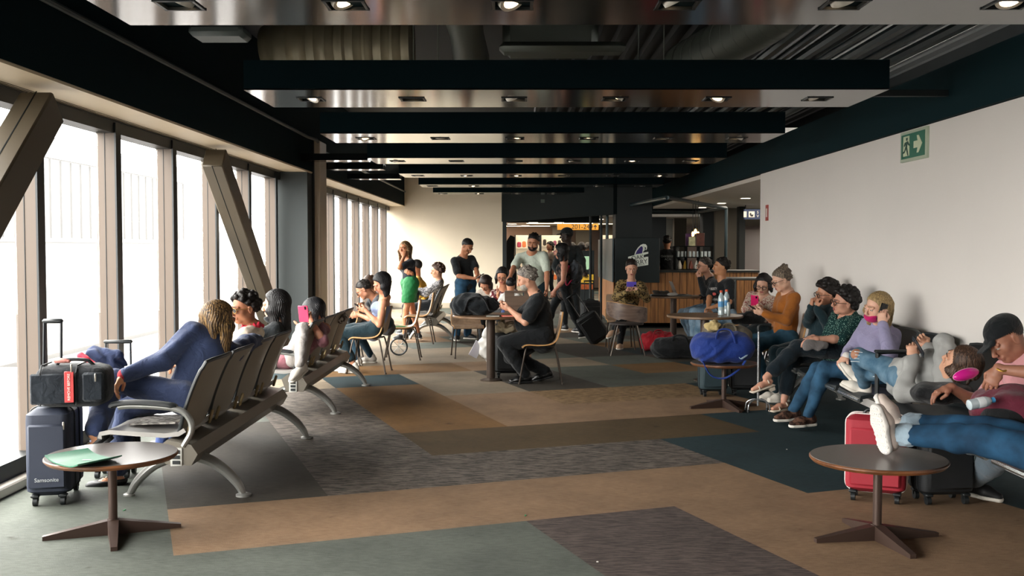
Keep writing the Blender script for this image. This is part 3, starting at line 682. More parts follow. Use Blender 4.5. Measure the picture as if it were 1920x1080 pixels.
# luminaire sensor plates on the dark fascia
o = part('junction_box', MB().box((0, 0, 0), (.1, .03, .08)), mat('#4c5650', .5), None, at(1018, 377, 24.0)); tag(o, 'small pale junction plate on the dark fascia', 'box')
t = thing('barrier_rail', 'low grey handrail in the lobby beside the white wall end', 'rail', (at(1415, 540, 17).x+.5, 18.5, 0))
part('rail', MB().cyl((-.7, 0, 1.02), (.9, 0, 1.02), .03, 8), mat('#7f8281', .4, .6), t)
for x in (-.5, .7): part('post', MB().cyl((x, 0, 0), (x, 0, 1.02), .02, 8), mat('#4f5251', .4, .6), t)
# ================================================================ FURNITURE
M_steel = mat('#93938f', .38, .5); M_pad = mat('#23282b', .5, bump=.2, bscale=200); M_rub = mat('#15191b', .5)
M_back = mat('#8d8679', .4, .1, bump=.05, bscale=30); M_tan = mat('#94805c', .5, .1); M_seat = mat('#8e8b87', .4, .3)
def arc(pts, n=14):
    # Catmull-Rom through pts
    P = [Vector(p) for p in pts]; P = [P[0]*2-P[1]]+P+[P[-1]*2-P[-2]]; out = []
    for i in range(1, len(P)-2):
        for k in range(n):
            t = k/n; out.append(.5*((2*P[i])+(P[i+1]-P[i-1])*t+(2*P[i-1]-5*P[i]+4*P[i+1]-P[i+2])*t*t+(3*P[i]-P[i-1]-3*P[i+1]+P[i+2])*t**3))
    out.append(P[-2]); return out
def bench(name, lab, n, loc, pitch=.613, black=False, rz=0, arms=True):
    """seats face -x, row runs along +y from loc"""
    t = thing(name, lab, 'bench', loc, rz, 'airport benches')
    mb_, ms, me = (mat('#14191b', .5, bump=.2, bscale=120), mat('#171c1e', .5, bump=.2, bscale=120), mat('#55595a', .3, .7)) if black else (M_back, M_seat, mat('#26292b', .4))
    L = n*pitch
    m = MB(); m.prism([(-.09, .25), (.07, .24), (.11, .31), (.07, .37), (-.08, .40), (-.13, .36)], L+.06, (0, L+.03, 0), RX); part('beam', m, mat('#746e64', .4, .4), t, angle=25)
    for yy in (.18*n/4+.0, L-.28):
        lg = MB(); pp = arc([(-.40, 0, .0), (-.34, 0, .10), (-.22, 0, .205), (-.05, 0, .262), (.10, 0, .24), (.22, 0, .165), (.30, 0, .08), (.335, 0, .012)], 6)
        pp = [Vector((p.x*(.55 if black and p.x > 0 else 1), yy, p.z)) for p in pp]; k = len(pp)
        lg.tube(pp, [.024+.022*math.sin(PI*min(1, i/(k-1)))**.7 for i in range(k)], 10, .75, up=(0, 1, 0)); lg.lathe([(.05, 0), (.05, .012), (.03, .02)], (.337*(.55 if black else 1), yy, 0), 14)
        lg.lathe([(.035, 0), (.035, .012), (.02, .02)], (-.40, yy, 0), 14)
        part('leg', lg, M_steel, t)
    if not black:
        cp = MB(); cp.box((-.02, -.034, .295), (.075, .012, .115), bev=.004); part('beam_end_cap', cp, mat('#b9b9b3', .4), t)
        for k in range(3): part('cap_slot', MB().box((-.02, -.042, .262+.033*k), (.045, .006, .022)), M_rub, t)
    for i in range(n):
        y0 = i*pitch+.027; w = pitch-.055
        prof = arc([(-.03, 0, .41), (.0, 0, .48), (.045, 0, .62), (.10, 0, .76), (.165, 0, .89)], 4)
        g = []
        for p in prof:
            row = []
            for j in range(9):
                s_ = j/8; ww = w*(1 if p.z > .55 else .86+.14*max(0, (p.z-.41)/.14)); row.append((p.x+.035*(2*s_-1)**2*-1+.02, y0+w/2+(s_-.5)*ww, p.z-(.012*(2*s_-1)**4 if p.z > .85 else 0)))
            g.append(row)
        b = MB(); b.sheet(g, .016); bo = part('backrest', b, mb_, t)
        loop = [Vector(r[0]) for r in g]+[Vector(q) for q in g[-1][1:-1]]+[Vector(r[-1]) for r in g[::-1]]
        e = MB(); e.tube(loop, .0125, 8); part('edge_trim', e, me, bo)
        sg = []
        for (x, z) in ((-.525, .395), (-.52, .425), (-.46, .437), (-.30, .425), (-.12, .415), (-.03, .425), (.01, .45)):
            sg.append([(x, y0+.01+(w-.02)*j/6, z-.012*(1-(2*j/6-1)**2)) for j in range(7)])
        s_ = MB(); s_.sheet([r[::-1] for r in sg], .028); so = part('seat', s_, ms, t)
        e = MB(); e.tube([(-.53, y0+.02, .40), (-.53, y0+w-.02, .40)], .018, 8); part('front_edge', e, me if not black else mat('#8f9290', .25, .8), so)
        for yy in (y0+.05, y0+w-.05):
            br = MB(); br.box((.026, yy, .455), (.022, .022, .10), rot(0, math.radians(17), 0), bev=.008)
            part('back_bracket', br, M_tan if not black else M_steel, t)
    if arms:
        for y in ([-.02] if not black else []):
            a = MB(); a.tube(arc([(.02, y, .36), (.07, y, .45), (.06, y, .53), (.0, y, .585), (-.12, y, .605), (-.30, y, .612), (-.38, y, .605)], 6), [.024]*37, 10, .8, up=(0, 1, 0))
            ao = part('armrest', a, M_steel, t); p = MB(); p.tube(arc([(-.02, y, .61), (-.15, y, .626), (-.30, y, .632), (-.41, y, .618), (-.425, y, .60)], 5), [.012]+[.02]*19+[.01], 10, 1.6, up=(0, 0, 1)); part('arm_pad', p, M_rub, ao)
    return t
bench('bench_seating', 'nearest grey metal bench row at left, woman in blue suit sitting on it', 4, (-2.09, 6.36, 0))
bench('bench_seating', 'second grey metal bench row at left, beside the woman in the wooden chair', 4, (-2.07, 9.60, 0))
bench('bench_seating', 'slatted grey bench at the cream wall with a woman in a patterned top', 3, (-1.45, 17.6, 0), arms=False)
bench('bench_seating', 'black bench row along the white wall under the older women', 5, (3.2, 7.93, 0), black=True)
bench('bench_seating', 'black bench at the lower right edge under the man in the black cap', 5, (3.2, 4.55, 0), black=True)
# black arm frames of the right benches
for i, y in enumerate((7.78,)):
    t = thing('arm_frame', 'black square arm frame between the lying person and the woman on the phone', 'armrest', (2.86, y, .0), 0)
    f_ = MB(); f_.tube([(-.13, 0, .33), (-.13, 0, .79), (.12, 0, .79), (.12, 0, .33)], .019, 8); part('tube_frame', f_, M_rub, t); part('arm_pad', MB().box((0, 0, .806), (.30, .055, .022), bev=.008), M_rub, t)
# ---- tables
def blade_table(lab, loc, r, h=.45, a0=20):
    t = thing('side_table', lab, 'table', loc, math.radians(a0), 'low round side tables')
    m = MB(); m.lathe([(.001, h-.028), (r-.012, h-.028), (r, h-.014), (r, h-.006), (r-.004, h-.002)], n=64); m.mi = 1; m.lathe([(r-.004, h-.004), (r-.006, h), (.001, h)], n=64)
    part('tabletop', m, [wood('#4a2c18', '#7a4a28', .6, .4, 'X'), mat('#4a4440', .32, bump=.1, bscale=90)], t)
    part('post', MB().cyl((0, 0, .06), (0, 0, h-.028), .024, 20), mat('#4a3b34', .4, .5), t)
    for k in range(4):
        a = k*PI/2; R = Matrix.Rotation(a, 3, 'Z'); L_ = .36
        vs = [(.0, -.03, .0), (.0, .03, .0), (L_, -.017, .0), (L_, .017, .0), (.0, -.03, .085), (.0, .03, .085), (L_, -.017, .022), (L_, .017, .022)]
        vs = [(x, y, z+(.0 if x == L_ else .0)) for x, y, z in vs]
        g = MB(); g.raw([R @ Vector(v) for v in vs], [(0, 1, 3, 2), (4, 6, 7, 5), (0, 2, 6, 4), (1, 5, 7, 3), (2, 3, 7, 6), (0, 4, 5, 1)])
        part('foot', g, mat('#43332c', .42, .4), t, smooth=False)
    return t
blade_table('low round side table at the lower left holding a green tray', (-2.25, 5.67, 0), .352, .45, 22)
blade_table('low round side table at the lower right with a pair of feet on it', (1.97, 5.58, 0), .362, .455, 10)
blade_table('low round side table under the blue duffel bag', (2.06, 10.2, 0), .33, .45, 15)
def high_table(lab, loc, r, h=.785):
    t = thing('cafe_table', lab, 'table', loc, 0, 'tall round cafe tables')
    m = MB(); m.lathe([(.001, h-.03), (r-.01, h-.03), (r, h-.02), (r, h-.006), (r-.006, h), (.001, h)], n=64)
    part('tabletop', m, wood('#5b4330', '#84664a', .5, .35, 'X'), t)
    part('post', MB().cyl((0, 0, .02), (0, 0, h-.03), .052, 24), mat('#51443c', .4, .45), t)
    part('base_plate', MB().lathe([(.001, 0), (.128, 0), (.128, .012), (.06, .03), (.001, .03)], n=40), mat('#5e5249', .35, .6), t)
    return t
high_table('tall round cafe table where the grey haired man sits', (-.31, 12.25, 0), .455)
high_table('tall round cafe table holding two water bottles', (2.24, 12.25, 0), .45)
high_table('tall round cafe table holding a laptop in front of the kiosk', (2.56, 16.8, 0), .45, .80)
# ---- bent plywood chair, faces -x
M_ply = wood('#7c6552', '#a78d74', .5, .35, 'Z'); M_edge = mat('#b98a55', .45); M_chrome = mat('#5d554e', .3, .8)
def ply_chair(lab, loc, rz, base=None, grp='plywood shell chairs'):
    if base: return dup(base, loc, rz, lab)
    t = thing('plywood_chair', lab, 'chair', loc, rz, grp)
    prof = arc([(.235, 0, .84), (.215, 0, .70), (.185, 0, .57), (.15, 0, .50), (.08, 0, .462), (-.04, 0, .452), (-.17, 0, .458), (-.215, 0, .445), (-.235, 0, .425)], 5)
    g = []
    for p in prof:
        w = .40 if p.z > .6 else .42
        if p.z > .80: w -= (p.z-.80)*.9
        g.append([(p.x-.02*(2*j/8-1)**2*-1, (j/8-.5)*w, p.z) for j in range(9)])
    s_ = MB(); s_.sheet(g, .016); so = part('shell', s_, M_ply, t)
    for sd in (0, 8):
        e = MB(); e.tube([Vector(r[sd])+Vector((0, .002 if sd else -.002, 0)) for r in g], .0085, 6); part('edge_band', e, M_edge, so)
    for sx, sy in ((-1, -1), (-1, 1), (1, -1), (1, 1)):
        l = MB(); l.tube(arc([(sx*.02, sy*.13, .44), (sx*.13, sy*.16, .435), (sx*.175, sy*.175, .40), (sx*.25, sy*.205, .01)], 5), .0105, 8); l.cyl((sx*.251, sy*.205, 0), (sx*.251, sy*.205, .02), .014, 8)
        part('leg', l, M_chrome, t)
    u = MB(); u.box((0, 0, .435), (.26, .30, .012)); part('seat_mount', u, M_chrome, t)
    return t
ch0 = ply_chair('plywood chair under the grey haired man', (.28, 12.1, 0), 0)
ply_chair('plywood chair under the woman in the light blue tank top', (-1.88, 13.05, 0), math.radians(-4), ch0)
ply_chair('empty plywood chair right behind the woman in the tank top, green leaflet on its seat', (-1.62, 14.6, 0), math.radians(3), ch0)
ply_chair('plywood chair beside the slatted bench at the cream wall', (-1.62, 17.0, 0), 0, ch0)
ply_chair('plywood chair behind the black bag on the middle cafe table', (-.72, 14.9, 0), math.radians(100), ch0)
ply_chair('plywood chair under the woman in the orange sweater', (2.98, 11.55, 0), math.radians(-10), ch0)
ply_chair('plywood chair under the woman in the floral blouse', (2.95, 12.9, 0), math.radians(10), ch0)
ply_chair('plywood chair under the young man in the printed black tee', (3.22, 15.2, 0), math.radians(0), ch0)
ply_chair('plywood chair under the man resting his chin on his hand', (3.25, 16.9, 0), math.radians(0), ch0)
ply_chair('plywood chair under the woman in the leopard blouse', (1.62, 16.1, 0), math.radians(90), ch0)
ply_chair('plywood chair under the woman raising her hand behind the table', (-.15, 15.9, 0), math.radians(90), ch0)
ply_chair('plywood chair partly hidden left of the tank top woman, man in grey tee on it', (-2.35, 13.9, 0), math.radians(0), ch0)
# child chair: dark wooden back with grip slot
t = thing('booster_chair', 'dark wood high chair back with a hand slot in front of the child', 'chair', (at(972, 570, 13.9).x, 13.9, 0))
zt = at(972, 545, 13.9).z; zb = at(972, 638, 13.9).z; w = .37
m = MB(); m.box((0, 0, (zt-.045+zb)/2), (w, .025, zt-.045-zb-.05)); m.box((0, 0, zt-.012), (w, .025, .024)); m.box((-.12, 0, zt-.045), (.13, .025, .05)); m.box((.13, 0, zt-.045), (.11, .025, .05))
part('back_panel', m, wood('#4b3a2f', '#6d5747', .7, .45, 'X'), t, smooth=False)
for sx in (-.16, .16):
    for sy in (.0, .3): part('leg', MB().box((sx, sy, zb/2+.1), (.03, .03, zb+.2)), wood('#4b3a2f', '#6d5747', .7, .45, 'Z'), t)
part('seat', MB().box((0, .16, .52), (.36, .32, .03)), wood('#4b3a2f', '#6d5747', .7, .45, 'X'), t)
# curved plywood armchair, back towards the camera
t = thing('curved_armchair', 'empty curved plywood armchair with its rounded back to the camera', 'chair', (1.62, 15.15, 0), math.radians(0))
g = []
for k in range(25):
    a = math.radians(-172+k*(164/24)); u = k/24
    top = .79-.13*max(0, (u-.15))**1.2; bot = .52+.03*math.sin(u*6)
    if u < .35: bot = .52+.10*(1-u/.35)
    r = .29
    g.append([(r*1.02*math.cos(a), r*.85*math.sin(a)+.02, bot+(top-bot)*j/6) for j in range(7)])
s_ = MB(); s_.sheet(g, .018); so = part('curved_back', s_, wood('#4d3b32', '#8a7467', .55, .35, 'X'), t)
e = MB(); e.tube([Vector(r[-1]) for r in g], .0095, 6); part('edge_band', e, M_edge, so)
s_ = MB(); s_.prism([(.24*math.cos(a*PI/12)*(1.05), .22*math.sin(a*PI/12)) for a in range(24)], .025, (0, .02, .45)); part('seat', s_, mat('#2d2521', .6), t)
for sx, sy in ((-1, -1), (-1, 1), (1, -1), (1, 1)): part('leg', MB().tube([(sx*.14, sy*.13, .45), (sx*.25, sy*.2, 0)], .011, 8), M_chrome, t)
# ================================================================ FIGURE BUILDER (signed-distance surfaces)
def V3(v): return np.array(tuple(v), dtype=float)
class Sdf:
    def __init__(s): s.p = []
    def cap(s, a, b, ra, rb=None, k=.02, ax=None, fl=1.0, op='u'):
        rb = ra if rb is None else rb; a = V3(a); b = V3(b)
        e = max(ra, rb)*max(1.0, fl)+k; s.p.append(('c', a, b, ra, rb, k, None if ax is None else V3(ax), fl, op, np.minimum(a, b)-e, np.maximum(a, b)+e)); return s
    def ell(s, c, r, R=None, k=.02, op='u'):
        c = V3(c); r = np.array(r, float); e = r.max()+k; R = np.eye(3) if R is None else np.array(R)
        s.p.append(('e', c, r, R, None, k, None, 1, op, c-e, c+e)); return s
    def cutp(s, pt, n, k=.008): s.p.append(('h', V3(pt), V3(n), None, None, k, None, 1, 'i', None, None)); return s
    def mesh(s, h, disp=None):
        lo = np.min([q[9] for q in s.p if q[8] == 'u'], axis=0)-2*h; hi = np.max([q[10] for q in s.p if q[8] == 'u'], axis=0)+2*h
        n = np.ceil((hi-lo)/h).astype(int)+1
        D = np.full(n, .25, dtype=np.float32); ax = [lo[i]+h*np.arange(n[i]) for i in range(3)]
        for (t, a, b, ra, rb, k, axv, fl_, op, l, u) in s.p:
            if l is None: sl = [slice(0, n[i]) for i in range(3)]
            else:
                i0 = np.maximum(0, np.floor((l-lo)/h-1).astype(int)); i1 = np.minimum(n, np.ceil((u-lo)/h+2).astype(int))
                if (i1 <= i0).any(): continue
                sl = [slice(i0[i], i1[i]) for i in range(3)]
            X = ax[0][sl[0]][:, None, None]; Y = ax[1][sl[1]][None, :, None]; Z = ax[2][sl[2]][None, None, :]
            if t == 'h': d = (X-a[0])*-b[0]+(Y-a[1])*-b[1]+(Z-a[2])*-b[2]
            elif t == 'c':
                ab = b-a; L2 = max(1e-9, ab.dot(ab)); px, py, pz = X-a[0], Y-a[1], Z-a[2]
                tt = np.clip((px*ab[0]+py*ab[1]+pz*ab[2])/L2, 0, 1); qx = px-tt*ab[0]; qy = py-tt*ab[1]; qz = pz-tt*ab[2]
                q2 = qx*qx+qy*qy+qz*qz
                if axv is not None:
                    c = qx*axv[0]+qy*axv[1]+qz*axv[2]; q2 = q2-c*c*(1-1/fl_**2)
                d = np.sqrt(np.maximum(q2, 0))-(ra+(rb-ra)*tt)
            else:
                r, R = b, ra; dx, dy, dz = X-a[0], Y-a[1], Z-a[2]
                u_ = (dx*R[0, 0]+dy*R[1, 0]+dz*R[2, 0])/r[0]; v_ = (dx*R[0, 1]+dy*R[1, 1]+dz*R[2, 1])/r[1]; w_ = (dx*R[0, 2]+dy*R[1, 2]+dz*R[2, 2])/r[2]
                d = (np.sqrt(u_*u_+v_*v_+w_*w_)-1)*r.min()
            C = D[sl[0], sl[1], sl[2]]
            if op == 'u': hh = np.maximum(k-np.abs(C-d), 0)/k; R_ = np.minimum(C, d)-hh*hh*k*.25
            elif op == 's': d = -d; hh = np.maximum(k-np.abs(C-d), 0)/k; R_ = np.maximum(C, d)+hh*hh*k*.25
            else: hh = np.maximum(k-np.abs(C-d), 0)/k; R_ = np.maximum(C, d)+hh*hh*k*.25
            D[sl[0], sl[1], sl[2]] = R_
        if disp is not None: D += disp(ax[0][:, None, None], ax[1][None, :, None], ax[2][None, None, :]).astype(np.float32)
        return surfnet(D, lo, h)
def surfnet(D, lo, h):
    S = D < 0; n = D.shape
    c = [(i, j, k) for i in (0, 1) for j in (0, 1) for k in (0, 1)]
    def sub(A, o): return A[o[0]:n[0]-1+o[0], o[1]:n[1]-1+o[1], o[2]:n[2]-1+o[2]]
    cnt = sum(sub(S, o).astype(np.int8) for o in c); act = (cnt > 0) & (cnt < 8); idx = np.argwhere(act)
    if len(idx) == 0: return np.zeros((0, 3)), []
    I, J, K = idx.T; acc = np.zeros((len(idx), 3)); ne = np.zeros(len(idx))
    for a in c:
        for d in range(3):
            if a[d]: continue
            b = list(a); b[d] = 1; va = D[I+a[0], J+a[1], K+a[2]]; vb = D[I+b[0], J+b[1], K+b[2]]
            cr = (va < 0) != (vb < 0); t = np.where(cr, va/np.where(cr, va-vb, 1), 0)
            p = np.array(a, float)[None, :].repeat(len(idx), 0); p[:, d] += t; acc += p*cr[:, None]; ne += cr
    P = lo+h*(idx+acc/np.maximum(ne, 1)[:, None])
    num = -np.ones(act.shape, int); num[I, J, K] = np.arange(len(idx)); F_ = []
    for d in range(3):
        o = [0, 0, 0]; o[d] = 1; A = S[:n[0]-o[0], :n[1]-o[1], :n[2]-o[2]]; B = S[o[0]:, o[1]:, o[2]:]
        e = np.argwhere(A != B); u, v = (d+1) % 3, (d+2) % 3
        e = e[(e[:, u] > 0) & (e[:, v] > 0) & (e[:, u] < n[u]-1) & (e[:, v] < n[v]-1)]
        q = []
        for du, dv in ((0, 0), (1, 0), (1, 1), (0, 1)):
            f = e.copy(); f[:, u] -= du; f[:, v] -= dv; q.append(num[f[:, 0], f[:, 1], f[:, 2]])
        q = np.stack(q, 1); fwd = A[e[:, 0], e[:, 1], e[:, 2]]; q[~fwd] = q[~fwd][:, ::-1]; F_.append(q)
    return P, np.concatenate(F_)
def np_obj(name, chunks, mats, parent, org):
    """chunks: list of (verts, faces, material index)"""
    vs = []; fs = []; mi = []; o = 0
    for v, f, k in chunks:
        if len(v) == 0: continue
        vs.append(v-np.array(tuple(org))); fs.append(np.asarray(f)+o); mi.append(np.full(len(f), k)); o += len(v)
    Vt = np.concatenate(vs); Ft = np.concatenate(fs); M_ = np.concatenate(mi)
    me = bpy.data.meshes.new(name); me.vertices.add(len(Vt)); me.vertices.foreach_set('co', Vt.astype(np.float32).ravel())
    me.loops.add(Ft.size); me.loops.foreach_set('vertex_index', Ft.astype(np.int32).ravel())
    me.polygons.add(len(Ft)); me.polygons.foreach_set('loop_start', np.arange(0, Ft.size, 4, dtype=np.int32))
    for m in (mats if isinstance(mats, (list, tuple)) else [mats]): me.materials.append(m)
    me.polygons.foreach_set('material_index', M_.astype(np.int32)); me.polygons.foreach_set('use_smooth', np.ones(len(Ft), bool))
    me.update(calc_edges=True); me.validate()
    o_ = bpy.data.objects.new(name, me); COL.objects.link(o_)
    if parent: o_.parent = parent
    else: o_.location = tuple(org)
    return o_
def wrinkle(amp, wl, seed, dirv=None):
    r = np.random.RandomState(seed); K = []
    for i in range(5):
        d = r.normal(size=3); d /= np.linalg.norm(d); w = 2*PI/(wl*r.uniform(.7, 1.6)); K.append((d*w, r.uniform(0, 6.28)))
    def f(X, Y, Z):
        s_ = 0
        for i in range(0, 4):
            d, p = K[i]; d2, p2 = K[(i+1) % 5]; s_ = s_+np.sin(d[0]*X+d[1]*Y+d[2]*Z+p+1.3*np.sin(.45*(d2[0]*X+d2[1]*Y+d2[2]*Z)+p2))
        return amp*s_*.5
    return f
def ang(a, z=0): a = math.radians(a); return Vector((math.cos(a), math.sin(a), z)).normalized()
def ik(a, b, l1, l2, pole):
    d = b-a; L = d.length; m = (l1+l2)*.995
    if L > m: d = d*(m/L); b = a+d; L = m
    if L < abs(l1-l2)+.02: L = abs(l1-l2)+.02; d = d.normalized()*L; b = a+d
    u = d.normalized(); x = (l1*l1-l2*l2+L*L)/(2*L); hgt = math.sqrt(max(0, l1*l1-x*x)); p = Vector(pole)-u*Vector(pole).dot(u)
    if p.length < 1e-4: p = Vector((0, 0, -1))-u*Vector((0, 0, -1)).dot(u)
    p.normalize(); return a+u*x+p*hgt, b
Q = {'n': (.0085, .0045, .0042), 'm': (.0115, .006, .0058), 'f': (.015, .0085, .0085)}
def hand_sdf(S, w, f, palm, left, s, curl, spread=0.0, point=False):
    f = Vector(f).normalized(); back = -(Vector(palm)-f*Vector(palm).dot(f)).normalized(); lat = back.cross(f)*(-1 if left else 1)
    def Pn(x, y, z): return w+(f*x+lat*y+back*z)*s
    S.cap(Pn(-.01, 0, 0), Pn(.035, 0, 0), .021*s, .022*s, .01, ax=lat, fl=1.35); S.cap(Pn(.035, .0, 0), Pn(.082, 0, 0), .0155*s, .0135*s, .012, ax=lat, fl=2.45)
    for i, (y, L, r) in enumerate(((.031, .068, .0088), (.0105, .078, .0092), (-.0105, .072, .0088), (-.031, .056, .0078))):
        c = curl*(1+.12*i) if not (point and i == 0) else .15; p = Pn(.084-.004*abs(i-1.2), y, 0); a = c*.75
        for fr, da in ((.44, c*.75), (.31, c*.65), (.25, 0)):
            dr = f*math.cos(a)-back*math.sin(a)+lat*(spread*(1.5-i)*.12); q = p+dr.normalized()*L*fr*s; S.cap(p, q, r*s, r*.93*s, .003); p = q; a += da; r *= .94
    a = Pn(.02, .024, -.006); b_ = Pn(.052, .046, -.016-.01*curl); c_ = Pn(.084, .048-.02*curl, -.024-.018*curl); S.cap(a, b_, .0135*s, .0112*s, .008); S.cap(b_, c_, .011*s, .009*s, .004)
def person(name, lab, pel, neck, head, look, chest, skinc='#b98a6a', s=1.0, q='m', hips=None, hands=None, fdir=((0, 0, -1), (0, 0, -1)), palm=((0, 1, 0), (0, 1, 0)),
           curl=(.7, .7), elp=None, knp=None, ank=None, toes=None, bulk=1.0, fem=False, top=None, bottom=None, shoes=None, hair=None, beard=None, headup=None, extra=None, hs=1.09, belly=0.0, over=None):
    """pel, neck, head, hands, ank are points in the place; top/bottom/shoes/hair are dicts"""
    hb, hh_, hf = Q[q]; pel = Vector(pel); neck = Vector(neck); head = Vector(head); org = Vector((pel.x, pel.y, 0))
    u = (neck-pel).normalized(); f = ang(chest); f = (f-u*f.dot(u)).normalized(); lf = u.cross(f)
    hf_ = ang(chest if hips is None else hips); hl = Vector((0, 0, 1)).cross(hf_)
    B = bulk; shw = (.158 if fem else .18)*s*(.85+.15*B)
    sh = [neck+lf*shw-u*.035*s, neck-lf*shw-u*.035*s]; hp = [pel+hl*.088*s*B**.5, pel-hl*.088*s*B**.5]
    la, lb, lt, ls = .285*s, .255*s, .43*s, .42*s
    if hands is None: hands = (sh[0]+Vector((0, 0, -.5*s)), sh[1]+Vector((0, 0, -.5*s)))
    elp = elp or ((lf*.6-f*.5-Vector((0, 0, .8))), (-lf*.6-f*.5-Vector((0, 0, .8))))
    el = []; wr = []
    for i in range(2): a, b_ = ik(sh[i], Vector(hands[i]), la, lb, elp[i]); el.append(a); wr.append(b_)
    if ank is None: ank = (hp[0]+hf_*.42*s-Vector((0, 0, pel.z-.09)), hp[1]+hf_*.42*s-Vector((0, 0, pel.z-.09)))
    knp = knp or (hf_+Vector((0, 0, .35)), hf_+Vector((0, 0, .35))); toes = toes or (hf_, hf_)
    kn = []; an = []
    for i in range(2): a, b_ = ik(hp[i], Vector(ank[i]), lt, ls, knp[i]); kn.append(a); an.append(b_)
    if headup is None: headup = (head-neck).normalized()+Vector((0, 0, .6))
    y = Vector(look).normalized(); z = (Vector(headup)-y*Vector(headup).dot(y)).normalized(); x = z.cross(y)*-1; x = y.cross(z)*-1 if False else y.cross(z)
    # local head frame: +x right, +y face, +z crown
    HM = Matrix((x, y, z)).transposed(); k_ = s*hs*.98
    def H(a, b_, c): return head+HM @ Vector((a, b_, c))*k_
    HR = np.array(HM)
    sk = skin(skinc); mid = pel.lerp(neck, .42); chp = pel.lerp(neck, .72)
    # ---------- skin body
    S = Sdf()
    S.cap(pel+hl*.03*s, pel-hl*.03*s, .09*s*B, None, .05, ax=hl, fl=1.3); S.cap(pel, mid, .088*s*B, .078*s*B, .06, ax=lf, fl=1.28); S.cap(mid, chp, .08*s*B, .092*s*B, .06, ax=lf, fl=1.35)
    S.cap(sh[0]-lf*.03*s, sh[1]+lf*.03*s, .05*s, None, .06); S.cap(neck-u*.05*s, neck.lerp(head, .5), .058*s*B**.4, .052*s*B**.4, .03)
    for i in range(2):
        S.cap(neck+u*.035*s-f*.01*s, neck.lerp(sh[i], .7)-f*.01*s, .045*s, .038*s, .03); S.cap(sh[i], sh[i].lerp(el[i], .45), .045*s*B, .042*s*B, .03); S.cap(sh[i].lerp(el[i], .4), el[i], .043*s*B, .035*s, .02); S.cap(el[i], el[i].lerp(wr[i], .35), .036*s, .037*s*B**.5, .02); S.cap(el[i].lerp(wr[i], .35), wr[i], .036*s*B**.5, .0245*s, .02)
        S.cap(hp[i], kn[i], .078*s*B, .05*s, .04); S.cap(kn[i], kn[i].lerp(an[i], .35), .05*s, .052*s, .02); S.cap(kn[i].lerp(an[i], .35), an[i], .05*s, .032*s, .02)
        t = Vector(toes[i]).normalized(); dn = Vector((0, 0, -1))-t*Vector((0, 0, -1)).dot(t); dn.normalize()
        S.cap(an[i]+t*-.03*s+dn*.045*s, an[i]+t*.07*s+dn*.055*s, .029*s, .028*s, .02); S.cap(an[i]+t*.07*s+dn*.055*s, an[i]+t*.155*s+dn*.066*s, .028*s, .016*s, .02, ax=t.cross(dn), fl=1.3)
    if belly: S.ell(mid+f*.04*s, (.13*s*B, .12*s*B, .13*s*B), k=.05)
    v, fc = S.mesh(hb); ch = [(v, fc, 0)]
    T = Sdf()   # head
    E = lambda c, r, kk, op='u', e=None: T.ell(H(*c), [a*k_ for a in r], HR if e is None else HR @ np.array(e), kk, op)
    C = lambda a, b_, r, r2, kk, op='u', ax=None, fl=1: T.cap(H(*a), H(*b_), r*k_, r2*k_, kk, ax, fl, op)
    E((0, -.014, .03), (.075, .094, .085), .02); E((0, .030, -.034), (.057, .058, .074), .03); C((-.012, .064, -.088), (.012, .064, -.088), .018, .018, .02)
    for sx in (-1, 1):
        E((sx*.04, .050, -.022), (.026, .026, .026), .02); E((sx*.048, .008, -.062), (.02, .03, .026), .025)
        T.ell(H(sx*.032, .099, .0), [.021*k_, .016*k_, .0125*k_], HR, .010, 's'); E((sx*.078, -.006, -.008), (.009, .019, .031), .006); T.ell(H(sx*.086, .0, -.006), [.005*k_, .010*k_, .017*k_], HR, .004, 's')
        C((sx*.014, .091, .021), (sx*.046, .077, .018), .009, .008, .012)
        E((sx*.031, .0795, .0065), (.0145, .0128, .0075), .003); E((sx*.031, .079, -.0075), (.0135, .0115, .005), .003)
        E((sx*.0095, .099, -.037), (.0085, .009, .007), .004)
    C((0, .086, .010), (0, .108, -.030), .008, .0115, .010); C((-.02, .083, -.058), (.02, .083, -.058), .0085, .0085, .010); C((-.016, .082, -.068), (.016, .082, -.068), .008, .008, .008)
    T.ell(H(0, .094, -.063), [.02*k_, .006*k_, .0016*k_], HR, .003, 's')
    T.cap(H(0, -.02, -.05), neck-u*.03*s, .052*s*B**.4, .057*s*B**.4, .035)
    v, fc = T.mesh(hh_); ch.append((v, fc, 0))
    for i in range(2):
        G = Sdf(); G.cap(el[i].lerp(wr[i], .75), wr[i], .029*s, .024*s, .01); hand_sdf(G, wr[i], fdir[i], palm[i], i == 0, s, curl[i]); v, fc = G.mesh(hf); ch.append((v, fc, 0))
    if extra:
        for v, fc in extra: ch.append((v, fc, 0))
    ob = np_obj(name, ch, sk, None, org); tag(ob, lab, 'person')
    o_ = org
    def sub(nm, S_, m, h=None, disp=None, lab_=None, par=None):
        v, fc = S_.mesh(h or hb, disp)
        if len(v) == 0: return None
        c = np_obj(nm, [(v, fc, 0)], m, par or ob, o_)
        if lab_: c['label'] = lab_
        return c
    # ---------- eyes, brows, lips
    if q != 'f':
        for sx in (-1, 1):
            m = MB(); m.ell(H(sx*.031, .0795, .0)-o_, .0112*k_, n=14, m=10); e = part('eye', m, mat('#b5ada4', .3), ob)
            m = MB(); m.ell(H(sx*.031, .0868, -.0005)-o_, .0050*k_, .0050*k_, .0050*k_, 10, 8); part('iris', m, mat('#20140e', .2), e)
    hc = (hair or {}).get('c', '#17110d')
    S = Sdf()
    for sx in (-1, 1): S.cap(H(sx*.014, .101, .0245), H(sx*.044, .084, .0225), .0038*k_, .0028*k_, .002)
    sub('eyebrows', S, hairmat(hc), max(.0028, hh_*.6))
